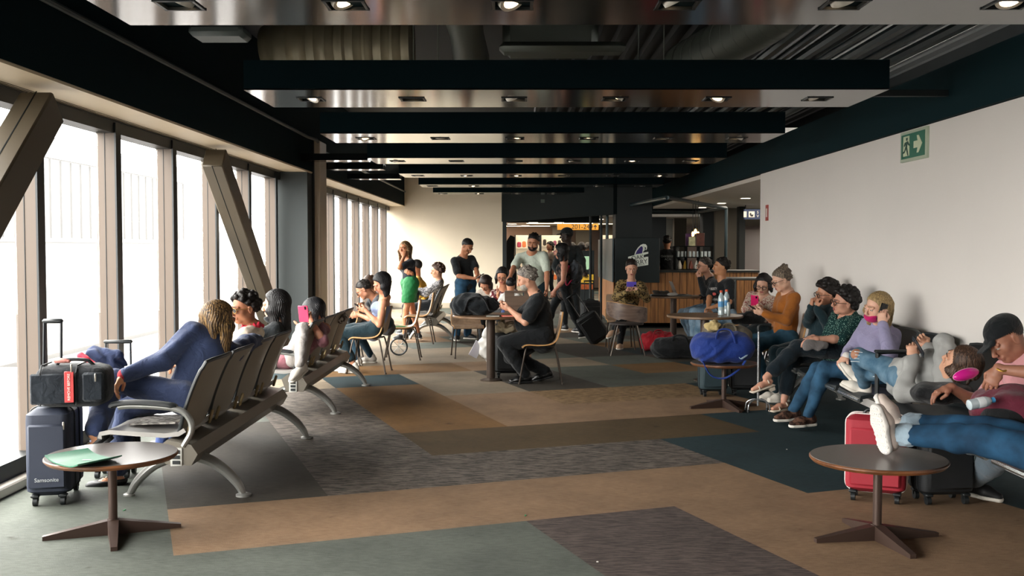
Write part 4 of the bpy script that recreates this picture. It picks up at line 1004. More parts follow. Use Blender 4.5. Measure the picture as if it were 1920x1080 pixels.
    S = Sdf(); S.cap(H(-.017, .0885, -.0575), H(.017, .0885, -.0575), .0052*k_, None, .003); S.cap(H(-.014, .0875, -.068), H(.014, .0875, -.068), .0058*k_, None, .003); sub('lips', S, mat('#8a5548' if not fem else '#96504a', .45), max(.003, hh_*.6))
    # ---------- hair
    if hair:
        st_ = hair.get('st', 'short'); S = Sdf(); th = hair.get('th', .010); hm = hairmat(hc, hair.get('c2')); dz = Vector((0, 0, -1)); bk = hair.get('back', 0)
        if st_ != 'bald':
            S.ell(H(0, -.018, .034), [(.075+th)*k_, (.094+th)*k_, (.085+th)*k_], HR, .01)
            cn = HM @ Vector((0, -.687, .726)); S.cutp(H(0, .078, hair.get('hl', .080)), cn, .02)
            if st_ in ('long', 'bob'):
                L = hair.get('len', .28)*s; w_ = hair.get('w', .07)
                for sx in (-1, 1):
                    a = H(sx*.06, -.01, .045); b_ = H(sx*.084, .005, -.03); S.cap(a, b_, .026*k_, .026*k_, .02, ax=y, fl=1.7); S.cap(b_, b_+dz*L*.7+HM @ Vector((sx*.01, -.02, 0)), .025*k_, .016*k_, .03, ax=y, fl=1.9)
                a = H(0, -.07, .02); b_ = a+dz*L+HM @ Vector((0, -.02, 0)); S.cap(a, b_, .045*k_, .022*k_, .03, ax=x, fl=2.1)
                for t_ in range(5):
                    xx = (-2+t_)*.028; a = H(xx, -.085, -.02); S.cap(a, a+dz*L*(.9+.08*math.sin(t_*2.3+s*9))+Vector((xx*.3, 0, 0)), .02*k_, .009*k_, .012)
            if st_ == 'curly':
                r_ = np.random.RandomState(int(hair.get('seed', 1))); R0 = hair.get('r', .022)
                for j in range(120):
                    d = r_.normal(size=3); d /= np.linalg.norm(d)
                    if -.63*d[1]+.776*d[2] < -.12: continue
                    S.ell(H(d[0]*(.078+th), -.018+d[1]*(.096+th), .034+d[2]*(.088+th)), [R0*k_*r_.uniform(.75, 1.15)]*3, None, .006)
                if hair.get('len'):
                    for j in range(50):
                        a_ = r_.uniform(-2.6, -.5); S.ell(H(math.cos(a_)*.085, math.sin(a_)*.09-.01, -.02)+dz*r_.uniform(0, hair['len']), [R0*k_]*3, None, .006)
            if st_ == 'bun' or hair.get('bun'):
                S.ell(H(0, -.075, .10), [.042*k_, .042*k_, .04*k_], HR, .01)
                r_ = np.random.RandomState(4)
                for j in range(26): d = r_.normal(size=3); d /= np.linalg.norm(d); S.ell(H(d[0]*.04, -.075+d[1]*.04, .10+d[2]*.04), [.014*k_]*3, None, .004)
            if hair.get('tail'): a = H(0, -.105, .0); S.cap(a, a+dz*.16*s+HM @ Vector((0, -.03, 0)), .026*k_, .012*k_, .02)
            if hair.get('wave') or (st_ == 'short' and th >= .006 and q != 'f'):
                r_ = np.random.RandomState(6)
                for j in range(60):
                    d = r_.normal(size=3); d /= np.linalg.norm(d)
                    if -.63*d[1]+.776*d[2] < .05: continue
                    S.ell(H(d[0]*(.077+th), -.018+d[1]*(.095+th), .034+d[2]*(.087+th)), [.017*k_, .010*k_, .010*k_] if hair.get('wave') else [.012*k_, .008*k_, .008*k_], None, .008)
            kz = 2*PI/(.013 if q == 'n' else .02)
            ax_ = V3(x); ay_ = V3(y); c0 = V3(head)
            def dsp(X, Y, Z):
                a_ = np.arctan2((X-c0[0])*ax_[0]+(Y-c0[1])*ax_[1]+(Z-c0[2])*ax_[2], (X-c0[0])*ay_[0]+(Y-c0[1])*ay_[1]+(Z-c0[2])*ay_[2])
                return .0016*np.sin(a_*46+3*np.sin(Z*40))+.0012*np.sin(a_*83+Z*30)
            sub('hair', S, hm, hh_*1.05, dsp if st_ != 'curly' else None)
    if beard:
        S = Sdf(); S.ell(H(0, .036, -.052), [.0635*k_, .064*k_, .066*k_], HR, .01); S.cutp(H(0, .05, -.036), HM @ Vector((0, -.35, -.93)), .012); S.cap(H(-.02, .094, -.049), H(.02, .094, -.049), .006*k_, None, .005); S.ell(H(0, .09, -.063), [.017*k_, .02*k_, .0085*k_], HR, .004, 's')
        sub('beard', S, hairmat(beard), hh_)
    # ---------- top garment
    if top:
        g = top.get('g', .014)*s; sl = top.get('sl', .5); S = Sdf(); hem = pel+u*top.get('hem', -.06)*s; m = top['m']
        S.cap(hem, mid, (.098*B+g)*s/s*1.0 if False else .092*s*B+g, .080*s*B+g, .05, ax=lf, fl=1.32); S.cap(mid, chp, .081*s*B+g, .094*s*B+g*.8, .05, ax=lf, fl=1.36)
        if fem:
            for sx in (-1, 1): S.ell(chp+f*.075*s+lf*sx*.065*s-u*.01*s, (.062*s, .058*s, .062*s), None, .04)
        if belly: S.ell(mid+f*(.045+belly)*s, (.15*s*B, .135*s*B, .15*s*B), k=.06)
        if sl >= 0:
            S.cap(sh[0]-lf*.02*s, sh[1]+lf*.02*s, .054*s+g*.5, None, .05); S.cap(neck-u*.05*s, neck+u*.0*s, .066*s, .060*s, .03, ax=lf, fl=1.25)
            if top.get('neck') == 'v': S.cap(neck+f*.06*s-u*.12*s, neck+f*.12*s+u*.06*s, .018*s, .055*s, .01, op='s')
            S.cutp(neck+u*.034*s, -(u*.9+f*.45).normalized(), .01)
            for i in range(2):
                S.cap(neck+u*.012*s-f*.015*s, neck.lerp(sh[i], .75)-f*.01*s, .052*s, .048*s, .03); S.cap(sh[i], sh[i].lerp(el[i], min(1, max(.12, sl*2))), .047*s*B+g*.8, (.046*B*s+g*.9) if sl <= .5 else .041*s*B**.4+g, .03)
                if sl > .5: S.cap(el[i], el[i].lerp(wr[i], (sl-.5)*2*.96), .041*s*B**.4+g, (.030*s+g*.75), .02)
        else:
            for i in (1, -1): S.cap(chp+lf*.085*s*i-f*.0*s+u*.02*s, neck+lf*.09*s*i-u*.035*s, .075*s, .045*s, .03)
        w_ = wrinkle(top.get('wr', .0035), .11*s, int(abs(pel.x*97+pel.y*31)))
        ch_ = sub(top.get('n', 'shirt'), S, m, hb, w_, top.get('lab'))
        if sl >= 1.0 and top.get('cuff'):
            for i in range(2):
                S = Sdf(); S.cap(el[i].lerp(wr[i], .95), el[i].lerp(wr[i], 1.0), .0275*s+g*.55, None, .01); sub('cuff', S, top['cuff'], hb*.7, par=ch_)
        if top.get('collar'):
            S = Sdf(); cpts = []
            for j in range(13):
                a_ = math.radians(-150+25*j); cpts.append(neck+lf*math.sin(a_)*.066*s+f*(math.cos(a_)*.062+.012)*s+u*(.032-.03*math.cos(a_))*s)
            for j in range(12): S.cap(cpts[j], cpts[j+1], .010*s, None, .004, ax=u, fl=1.7)
            sub('collar', S, top['collar'], hb*.7, par=ch_)
    # ---------- bottom garment
    if bottom:
        g = bottom.get('g', .010)*s; ln = bottom.get('len', 1.0); S = Sdf(); m = bottom['m']; fr = bottom.get('fl', 1.0)
        S.cap(pel+hl*.035*s, pel-hl*.035*s, .094*s*B+g*.4, None, .05, ax=hl, fl=1.3); S.cap(pel, pel+u*.10*s, .090*s*B+g*.5, .084*s*B+g*.4, .04, ax=lf, fl=1.32)
        if bottom.get('skirt'):
            S.cap(pel+u*.05*s, (kn[0]+kn[1])*.5*.55+(pel)*.45, .10*s, .13*s*fr, .04, ax=hl, fl=1.3)
        for i in range(2):
            t1 = min(1, ln*2); S.cap(hp[i], hp[i].lerp(kn[i], t1), .082*s*B+g, (.055+.026*(1-t1))*s*B**.4+g*(fr if ln <= .5 else 1), .04)
            if ln > .5:
                t2 = (ln-.5)*2; S.cap(kn[i], kn[i].lerp(an[i], .35*t2), .054*s+g, .053*s*B**.4+g, .02); S.cap(kn[i].lerp(an[i], .35*t2), kn[i].lerp(an[i], t2*.99), .053*s*B**.4+g, .037*s*fr+g, .02)
        if bottom.get('cut'): S.cutp(hp[0].lerp(kn[0], min(1, ln*2))-Vector((0, 0, .03)), Vector((0, 0, 1)), .01)
        w_ = wrinkle(bottom.get('wr', .003), .10*s, int(abs(pel.x*57+pel.y*71))+3)
        sub(bottom.get('n', 'trousers'), S, m, hb, w_, bottom.get('lab'))
    # ---------- shoes
    if shoes:
        for i in range(2):
            t = Vector(toes[i]).normalized(); dn = Vector((0, 0, -1))-t*Vector((0, 0, -1)).dot(t); dn.normalize(); sd = t.cross(dn)
            def A(a, b_): return an[i]+t*a*s+dn*b_*s
            if shoes.get('sandal'):
                so = MB(); c = A(.06, .088)-o_; Rm = Matrix((t, sd, -dn)).transposed(); so.box(c, (.24*s, .08*s, .018*s), Rm, bev=.008)
                if shoes.get('heel'): so.box(A(-.03, .115)-o_, (.05*s, .05*s, .045*s), Rm, bev=.006)
                s0 = part('sandal', so, shoes['m'], ob)
                stp = MB()
                for a_, b_ in ((.0, .02), (.10, .05)):
                    stp.tube([A(a_, b_)-o_+(sd*math.cos(k2*PI/8)*.042-dn*math.sin(k2*PI/8)*.036+dn*.03)*s for k2 in range(9)], .0055*s, 6)
                part('strap', stp, shoes['m'], s0); continue
            S = Sdf()
            hi_ = shoes.get('hi', 0)
            S.cap(A(-.035, .04), A(.085, .052), .040*s, .040*s, .03, ax=sd, fl=1.0); S.cap(A(.085, .052), A(.158, .064), .040*s, .026*s, .03, ax=sd, fl=1.28)
            if not shoes.get('flat'): S.cap(A(-.012, -.005-hi_), A(-.015, .045), .040*s, .043*s, .02)
            S.cutp(A(0, .087), -dn, .004)
            if shoes.get('flat'): S.cutp(A(0, .035), dn, .006); S.cap(A(-.01, .0), A(.05, .03), .03*s, .032*s, .01, op='s')
            so = sub('shoe', S, shoes['m'], min(hb, .008))
            S = Sdf(); S.cap(A(-.035, .078), A(.085, .078), .043*s, .045*s, .02, ax=sd, fl=1.0); S.cap(A(.085, .078), A(.16, .078), .044*s, .030*s, .02, ax=sd, fl=1.28); S.cutp(A(0, .070), dn, .003); S.cutp(A(0, .094), -dn, .003)
            sub('sole', S, shoes.get('sole', mat('#cfc9bf', .6)), min(hb, .007), par=so)
            if q == 'n' or shoes.get('lace'):
                lc = MB()
                for k2 in range(4):
                    c = A(.035+.02*k2, .012+.008*k2)-o_; lc.tube([c-sd*.022*s, c-dn*.004*s, c+sd*.022*s], .0035*s, 5)
                part('laces', lc, shoes.get('lc', mat('#b9b2a6', .7)), so)
    return dict(o=ob, H=H, HM=HM, sh=sh, el=el, wr=wr, kn=kn, an=an, neck=neck, pel=pel, u=u, f=f, lf=lf, org=org, k=k_, s=s, x=x, y=y, z=z, mid=mid, chp=chp, hl=hl, q=q)
def glasses(P, dark=False, col='#15110f', metal=False, lens=None):
    m = MB(); H = P['H']; o = P['org']; fr = mat(col, .3, .8 if metal else 0)
    for sx in (-1, 1):
        pts = [H(sx*.033+.024*math.cos(a*PI/8), .104-.004*abs(math.cos(a*PI/8)), -.002+.019*math.sin(a*PI/8))-o for a in range(16)]
        m.tube(pts, .0022*P['k']*(1 if metal else 1.5), 6, closed=True); m.tube([H(sx*.058, .098, .005)-o, H(sx*.077, .04, .004)-o, H(sx*.081, -.01, .0)-o], .0022*P['k'], 5)
    m.tube([H(-.010, .105, .004)-o, H(.010, .105, .004)-o], .002*P['k'], 5)
    g = part('glasses', m, fr, P['o'])
    if dark:
        l = MB()
        for sx in (-1, 1): l.ell(H(sx*.033, .102, -.002)-o, .024*P['k'], .003*P['k'], .019*P['k'], 14, 8, P['HM'])
        part('lenses', l, mat('#1d1512', .08, spec=.8), g)
    return g
def face_mask(P, col, down=0.0):
    S = Sdf(); H = P['H']; k = P['k']; R = np.array(P['HM'])
    S.ell(H(0, .045-down*.1, -.055-down), [.060*k, .066*k, .055*k], R, .01); S.cutp(H(0, .0, -.018-down), P['HM'] @ Vector((0, -.35, -.93)), .006); S.cutp(H(0, .030, 0), P['HM'] @ Vector((0, 1, -.2)), .006)
    v, f = S.mesh(Q[P['q']][1]); o = np_obj('face_mask', [(v, f, 0)], fabric(col), P['o'], P['org'])
    m = MB()
    for sx in (-1, 1): m.tube([H(sx*.055, .04, -.04-down)-P['org'], H(sx*.084, -.01, .01)-P['org']], .0018, 5)
    part('ear_loop', m, fabric(col), o) if True else None
    return o
def phone(c, nrm, upv, col, lab, w=.074, h=.150, screen=True, cat='phone'):
    n = Vector(nrm).normalized(); v = (Vector(upv)-n*Vector(upv).dot(n)).normalized(); r = v.cross(n); R = Matrix((r, v, n)).transposed()
    t = thing('mobile_phone', lab, cat, c); part('case', MB().box((0, 0, 0), (w, h, .011), R, bev=.004), mat(col, .35), t)
    part('screen', MB().box(n*.0062, (w-.008, h-.012, .001), R), mat('#0b0e12', .12), t)
    part('camera_bump', MB().box(R @ Vector((-w*.25, h*.36, -.0065)), (.02, .03, .003), R, bev=.001), mat('#101215', .2), t); return t
# ================================================================ PEOPLE
D_BLACK = fabric('#14181b'); D_NAVY = fabric('#2f3f6b', .1); D_DEN = pattern('denim', '#1c3448', '#325773', 8); D_LDEN = pattern('denim', '#506b7f', '#94a8b7', 7)
D_DTEAL = fabric('#14282f'); WHT = mat('#cfc8bd', .6, bump=.2, bscale=120); BSH = mat('#17181a', .55, bump=.2, bscale=90)
P = at; Vd = Vector
def off(v, x=0, y=0, z=0): return Vd(v)+Vd((x, y, z))
PP = {}
# 1 woman in the blue suit, seen from behind
PP['suit'] = p = person('person', 'woman in a blue suit seen from behind, arm along the bench backs', P(352, 740, 6.90), P(402, 634, 7.12), P(411, 601, 7.15), ang(48, -.12), 128, '#ba8868', 1.05, 'n', hips=172,
  hands=(P(232, 703, 6.66), P(509, 624, 8.1)), fdir=(Vd((-.45, -.3, -.85)), Vd((-.5, .8, -.5))), palm=(Vd((.8, 0, -.4)), Vd((0, -.3, -1))), curl=(.5, .5), elp=(Vd((-.2, -.6, -.7)), Vd((.1, .2, 1))), fem=True, bulk=1.0,
  ank=(P(176, 815, 6.45), P(216, 888, 6.85)), toes=(Vd((-.75, -.1, -.6)), Vd((-1, -.25, -.05))), knp=(Vd((-1, .1, .5)), Vd((-1, 0, .5))),
  top=dict(m=fabric('#2f3b5b', .08, .7), sl=1.0, g=.020, hem=-.02, n='jacket', cuff=fabric('#a52a35'), wr=.0055), bottom=dict(m=fabric('#2f3b5b', .08, .7), g=.014, fl=1.35, len=.96, wr=.005),
  shoes=dict(m=BSH, flat=True, sole=BSH), hair=dict(st='long', c='#241a14', c2='#97764a', len=.235, th=.012))
part('belt_blouse', MB().ell((p['pel']+p['u']*.11-p['org']), .128, .105, .06, 18, 10, Matrix((p['lf'], p['f'], p['u'])).transposed()), fabric('#a29a92'), p['o'], label='pale grey blouse hem below the jacket')
# 2 woman with sunglasses
PP['sun'] = p = person('person', 'woman with short curly hair, round sunglasses and red neck scarf', Vd((-2.25, 8.0, .55)), P(474, 618, 8.0), P(458, 578, 7.95), ang(-135, -.12), 178, '#9a684c', .98, 'n', fem=True,
  top=dict(m=fabric('#cfbfab'), sl=.5, g=.010), bottom=dict(m=D_NAVY), shoes=dict(m=BSH, flat=True), hair=dict(st='curly', c='#120d0b', th=.010, r=.019, seed=3), hands=(Vd((-2.6, 7.85, .66)), Vd((-2.6, 8.15, .66))), palm=((0, 0, -1), (0, 0, -1)), fdir=((-1, 0, 0), (-1, 0, 0)),
  ank=(Vd((-2.75, 7.9, .09)), Vd((-2.75, 8.12, .09))))
glasses(p, True, '#c9a35c', True)
S = Sdf(); nk = p['neck']; u_ = p['u']
for a in range(12): S.cap(nk+Vd((math.cos(a*PI/6)*.062, math.sin(a*PI/6)*.062, .03-.012*math.sin(a)))+u_*0, nk+Vd((math.cos((a+1)*PI/6)*.062, math.sin((a+1)*PI/6)*.062, .03)), .021, None, .01)
S.cap(nk+Vd((-.05, -.05, .02)), nk+Vd((-.09, -.07, -.06)), .03, .02, .02)
v, f = S.mesh(.006, wrinkle(.004, .04, 3)); np_obj('neck_scarf', [(v, f, 0)], fabric('#c2283c'), p['o'], p['org'])
# 3 woman with long black hair and lowered mask
PP['blackhair'] = p = person('person', 'woman with long black hair and a black mask pulled under her chin', Vd((-2.25, 8.65, .55)), P(527, 610, 8.66), P(517, 572, 8.62), ang(178, -.05), 180, '#d4a68c', .98, 'n', fem=True,
  top=dict(m=D_BLACK, sl=1.0, g=.018), bottom=dict(m=D_BLACK), shoes=dict(m=BSH), hair=dict(st='long', c='#0d0b0c', len=.24, th=.014), hands=(Vd((-2.62, 8.5, .68)), Vd((-2.62, 8.8, .68))), palm=((0, 0, -1), (0, 0, -1)), fdir=((-1, .3, 0), (-1, -.3, 0)))
face_mask(p, '#16191c', .038)
# 4 slouching person with pink phone
PP['pinkphone'] = p = person('person', 'slouching person in grey leggings holding up a pink phone', Vd((-2.2, 9.95, .53)), P(604, 618, 10.1), P(588, 585, 10.15), ang(-168, -.5), -170, '#c48c72', .97, 'm', fem=True, hips=-150,
  hands=(P(582, 600, 9.75), P(578, 614, 9.72)), fdir=(Vd((-.7, 0, .7)), Vd((-1, 0, .2))), palm=(Vd((0, .9, .2)), Vd((0, .2, 1))), curl=(.8, .3), elp=(Vd((.5, -.3, -.8)), Vd((.6, 0, -.8))),
  ank=(P(562, 684, 9.35), Vd((-2.6, 9.5, .12))), toes=(Vd((-.4, -.8, -.4)), Vd((-.7, -.7, 0))), knp=(Vd((.2, 0, 1)), Vd((-.5, -.5, .6))),
  top=dict(m=fabric('#8a5a62'), sl=.5), bottom=dict(m=fabric('#a29c97'), g=.008), shoes=dict(m=WHT), hair=dict(st='long', c='#0c0c0f', len=.14, th=.022))
phone(p['wr'][0]+Vd((-.06, -.02, .06)), Vd((.2, .9, .2)), Vd((0, 0, 1)), '#d23a5e', 'pink phone held up by the slouching person in grey leggings', .10, .16)
# 5 man with glasses in grey tee leaning forward
PP['greytee'] = p = person('person', 'balding man with glasses in a grey tee leaning forward', Vd((-1.78, 13.95, .55)), P(708, 562, 13.95), P(682, 543, 13.9), ang(185, -.75), 182, '#b88468', 1.0, 'm',
  hands=(P(672, 590, 13.7), P(668, 588, 13.9)), fdir=(Vd((-1, 0, -.2)), Vd((-1, 0, -.2))), palm=((0, 1, 0), (0, -1, 0)), ank=(Vd((-2.15, 13.8, .09)), Vd((-2.0, 14.1, .09))), headup=Vd((-.6, 0, .8)),
  top=dict(m=fabric('#4c4e54'), sl=.36, g=.018), bottom=dict(m=fabric('#1d3644')), shoes=dict(m=mat('#a9a39a', .7)), hair=dict(st='short', c='#1b1613', th=.006))
glasses(p)
# 6 person behind him
PP['behind'] = person('person', 'brown haired person half hidden behind the man in the grey tee', Vd((-2.15, 15.9, .55)), P(700, 556, 15.9), P(692, 531, 15.85), ang(190, -.3), 180, '#c09074', .95, 'f', fem=True, top=dict(m=fabric('#23262b'), sl=.5), bottom=dict(m=D_BLACK), shoes=dict(m=BSH), hair=dict(st='bob', c='#2e1f17', c2='#6a4a34', len=.06))
# 7 woman in tank top
PP['tank'] = p = person('person', 'woman with long black hair in a light blue tank top on a plywood chair', Vd((-1.80, 13.05, .55)), P(722, 562, 13.05), P(716, 531, 13.0), ang(200, -.55), 183, '#c08a6c', 1.02, 'm', fem=True,
  hands=(P(686, 583, 12.85), P(684, 580, 13.1)), fdir=(Vd((-.9, .2, .3)), Vd((-.9, -.1, .3))), palm=((0, .6, .4), (0, -.6, .4)), curl=(.9, .9), ank=(Vd((-2.06, 12.93, .10)), Vd((-2.18, 13.12, .10))), elp=(Vd((.4, -.5, -1)), Vd((.4, .5, -1))),
  top=dict(m=fabric('#8795b8'), sl=-1, g=.008), bottom=dict(m=D_DTEAL, g=.016, len=.88, fl=1.3), shoes=dict(m=WHT), hair=dict(st='long', c='#0c0b0d', len=.17, th=.016))
phone(p['wr'][0]+Vd((-.09, .06, .05)), Vd((.5, 0, .8)), Vd((-.8, 0, .5)), '#15181a', 'dark phone in the hands of the woman in the tank top')
# 8 standing woman green shorts
PP['green'] = p = person('person', 'standing woman in green shorts and black tee, hand at her mouth', Vd((-1.80, 17.3, .98)), P(765, 489, 17.3), P(759, 467, 17.27), ang(-118, .02), -155, '#b8805e', 1.02, 'm', fem=True, bulk=1.05,
  hands=(P(757, 482, 17.12), P(772, 512, 17.1)), fdir=(Vd((0, .1, 1)), Vd((-.9, 0, .3))), palm=(Vd((0, 1, 0)), Vd((.3, .6, 0))), curl=(1.1, .6), elp=(Vd((.5, -.4, -1)), Vd((.6, -.2, -1))),
  ank=(Vd((-1.90, 17.25, .09)), Vd((-1.66, 17.4, .09))), toes=(Vd((-.9, -.3, 0)), Vd((.2, -1, 0))), knp=(Vd((-.5, -.8, 0)), Vd((-.3, -.8, 0))),
  top=dict(m=fabric('#191f29'), sl=.36, g=.014, hem=-.03), bottom=dict(m=fabric('#136b37', .1, .6), len=.34, fl=1.15, g=.040, n='shorts', wr=.003, cut=1), shoes=dict(m=BSH), hair=dict(st='long', c='#241812', c2='#b08a5e', len=.22))
# 9 yellow shirt
PP['yellow'] = person('person', 'person in a mustard top seated behind the woman in green shorts', Vd((-1.62, 18.9, .56)), P(782, 522, 18.9), P(780, 500, 18.85), ang(175, -.2), 180, '#986448', .98, 'f', top=dict(m=fabric('#c39636'), sl=.5, g=.02), bottom=dict(m=D_BLACK), shoes=dict(m=BSH), hair=dict(st='short', c='#120e0c'))
# 10 woman patterned top
PP['pattern'] = p = person('person', 'woman with short brown hair and a grey patterned top on the slatted bench', Vd((-1.50, 18.3, .56)), P(824, 529, 18.3), P(820, 508, 18.25), ang(185, -.1), 180, '#c49678', 1.0, 'm', fem=True,
  hands=(Vd((-1.85, 18.1, .82)), Vd((-1.88, 18.35, .82))), fdir=((-1, 0, 0), (-1, 0, 0)), palm=((0, 0, -1), (0, 0, -1)), top=dict(m=pattern('mottle', '#5b5a5e', '#a9a6a6', 40), sl=.9, g=.016), bottom=dict(m=D_BLACK), shoes=dict(m=BSH), hair=dict(st='curly', c='#3a2820', th=.012, r=.02, seed=9))
# 11 standing man black tee
PP['blacktee'] = p = person('person', 'standing man in black tee and jeans looking down at a phone', Vd((-.86, 17.3, .98)), P(868, 484, 17.3), P(876, 462, 17.2), ang(-38, -.75), -48, '#aa785a', 1.02, 'm', bulk=1.1, headup=Vd((.4, -.2, .9)),
  hands=(P(897, 524, 16.95), P(889, 522, 17.0)), fdir=(Vd((.7, -.2, -.7)), Vd((.9, -.2, .1))), palm=(Vd((-.3, .6, 0)), Vd((0, .3, .9))), curl=(.6, .9), elp=(Vd((.8, .3, -.5)), Vd((-.9, -.2, -.5))),
  ank=(Vd((-.84, 17.45, .09)), Vd((-1.02, 17.2, .09))), toes=(Vd((.8, -.5, 0)), Vd((.2, -1, 0))), knp=(Vd((.4, -.8, 0)), Vd((.2, -.8, 0))),
  top=dict(m=D_BLACK, sl=.36, g=.020, hem=-.02), bottom=dict(m=D_DEN, g=.018, fl=1.3), shoes=dict(m=BSH), hair=dict(st='short', c='#0f0d0c', th=.004))
phone(p['wr'][1]+Vd((.10, -.03, .04)), Vd((-.5, .1, .8)), Vd((.8, -.1, .5)), '#101214', 'black phone in the hand of the standing man in black')
# 12 person bending
PP['bend'] = person('person', 'dark haired person bending low behind the black bag on the table', Vd((-.42, 16.2, .56)), P(917, 548, 15.9), P(910, 531, 15.75), ang(-120, -1.3), -95, '#b4846a', .95, 'f', fem=True, headup=Vd((-.1, -.8, .6)), top=dict(m=fabric('#b8b0a6'), sl=.5), bottom=dict(m=D_BLACK), shoes=dict(m=BSH), hair=dict(st='long', c='#140f0e', len=.08, c2='#33241c'))
# 13 woman raising hand
PP['raise'] = p = person('person', 'woman with glasses raising an open hand behind the cafe table', Vd((-.17, 15.85, .57)), P(944, 545, 15.75), P(942, 517, 15.65), ang(-100, -.45), -88, '#c48e70', 1.0, 'm', fem=True,
  hands=(P(934, 556, 15.3), P(955, 563, 15.35)), fdir=(Vd((-.15, 0, 1)), Vd((.6, -.5, .3))), palm=(Vd((1, 0, 0)), Vd((-.6, 0, -.5))), curl=(.08, .6), elp=(Vd((.2, -.4, -1)), Vd((-.5, -.3, -1))), top=dict(m=pattern('mottle', '#5c1a26', '#c9b7b0', 14), sl=.36), bottom=dict(m=D_BLACK), shoes=dict(m=BSH), hair=dict(st='long', c='#100d0d', len=.12))
glasses(p)
# 14 child
PP['child'] = person('person', 'small child with black hair and white shirt seen from behind at the table', P(955, 585, 14.5), P(957, 553, 14.6), P(958, 534, 14.6), ang(75, -.3), 80, '#c48e70', .62, 'm', hs=1.25, top=dict(m=fabric('#d8d5cf'), sl=.36), bottom=dict(m=D_NAVY), shoes=dict(m=WHT), hair=dict(st='short', c='#0d0b0c', th=.016), hands=(P(948, 560, 14.8), P(985, 556, 14.85)), fdir=((0, 1, .1), (0, 1, .1)), palm=((0, 0, -1), (0, 0, -1)))
# 15 grey haired man
PP['greyman'] = p = person('person', 'grey haired bearded man in a black polo seated at the cafe table', Vd((.30, 12.12, .55)), P(1006, 556, 12.12), P(987, 523, 12.1), ang(182, -.38), 180, '#c89a80', 1.06, 'm', bulk=1.28, belly=.05, headup=Vd((-.35, 0, 1)),
  hands=(P(955, 579, 11.95), P(952, 577, 12.2)), fdir=(Vd((-1, .25, .25)), Vd((-1, -.25, .25))), palm=((0, .6, .5), (0, -.6, .5)), curl=(.9, .9), elp=(Vd((.3, -.6, -1)), Vd((.3, .6, -1))),
  ank=(Vd((.10, 12.0, .10)), Vd((.34, 12.22, .12))), toes=(Vd((-1, -.1, -.05)), Vd((-.9, .1, -.25))), knp=(Vd((-1, 0, .2)), Vd((-1, 0, .2))),
  top=dict(m=D_BLACK, sl=.36, g=.024, hem=-.06, collar=D_BLACK), bottom=dict(m=fabric('#101316'), g=.022), shoes=dict(m=mat('#0d0e0f', .3), sole=BSH), hair=dict(st='short', c='#4a4440', c2='#b0a89c', th=.017, wave=1), beard='#8f887e')
phone(p['wr'][1]+Vd((-.10, -.04, .05)), Vd((.5, 0, .8)), Vd((-.8, 0, .5)), '#17181a', 'dark phone in the hands of the grey haired man', .07, .14)
# 16 bearded man in white tee
PP['beard'] = p = person('person', 'standing bearded man in a pale v-neck tee with both arms out', Vd((.28, 15.6, .99)), P(997, 477, 15.4), P(1000, 454, 15.3), ang(-105, -.35), -96, '#aa785c', 1.03, 'm', bulk=1.06,
  hands=(P(1026, 556, 15.1), P(956, 520, 14.95)), fdir=(Vd((0, -.5, -.8)), Vd((-.3, -.7, -.5))), palm=((-1, 0, 0), (0, 0, -1)), elp=(Vd((.7, .3, -.5)), Vd((-.7, .3, -.5))), knp=(Vd((.1, -1, 0)), Vd((-.1, -1, 0))), ank=(Vd((.4, 15.6, .09)), Vd((.17, 15.6, .09))), toes=((.2, -1, 0), (-.2, -1, 0)),
  top=dict(m=fabric('#b9c2b4', .08), sl=.36, g=.016, hem=-.03), bottom=dict(m=D_DTEAL), shoes=dict(m=BSH), hair=dict(st='short', c='#0e0c0b', th=.006), beard='#0f0c0b')
# 17 walking woman with backpack
PP['walk'] = p = person('person', 'walking woman with black hair and bare arms carrying a grey backpack', Vd((.80, 17.2, .96)), P(1058, 494, 17.1), P(1052, 472, 17.05), ang(165, -.1), 178, '#be8a74', 1.0, 'm', fem=True, bulk=1.1,
  hands=(P(1040, 545, 16.9), P(1062, 540, 17.35)), elp=(Vd((.3, -.8, 0)), Vd((.5, .5, 0))), fdir=(Vd((-.3, 0, -1)), Vd((0, 0, -1))), ank=(Vd((1.10, 17.1, .14)), Vd((.46, 17.3, .10))), toes=(Vd((.95, -.1, .15)), Vd((-1, 0, 0))), knp=(Vd((-.9, 0, 0)), Vd((-1, 0, 0))),
  top=dict(m=pattern('mottle', '#15171a', '#5a4a42', 12), sl=-1, g=.03, hem=-.14), bottom=dict(m=D_BLACK), shoes=dict(m=BSH), hair=dict(st='long', c='#0b0a0b', len=.14, th=.024))
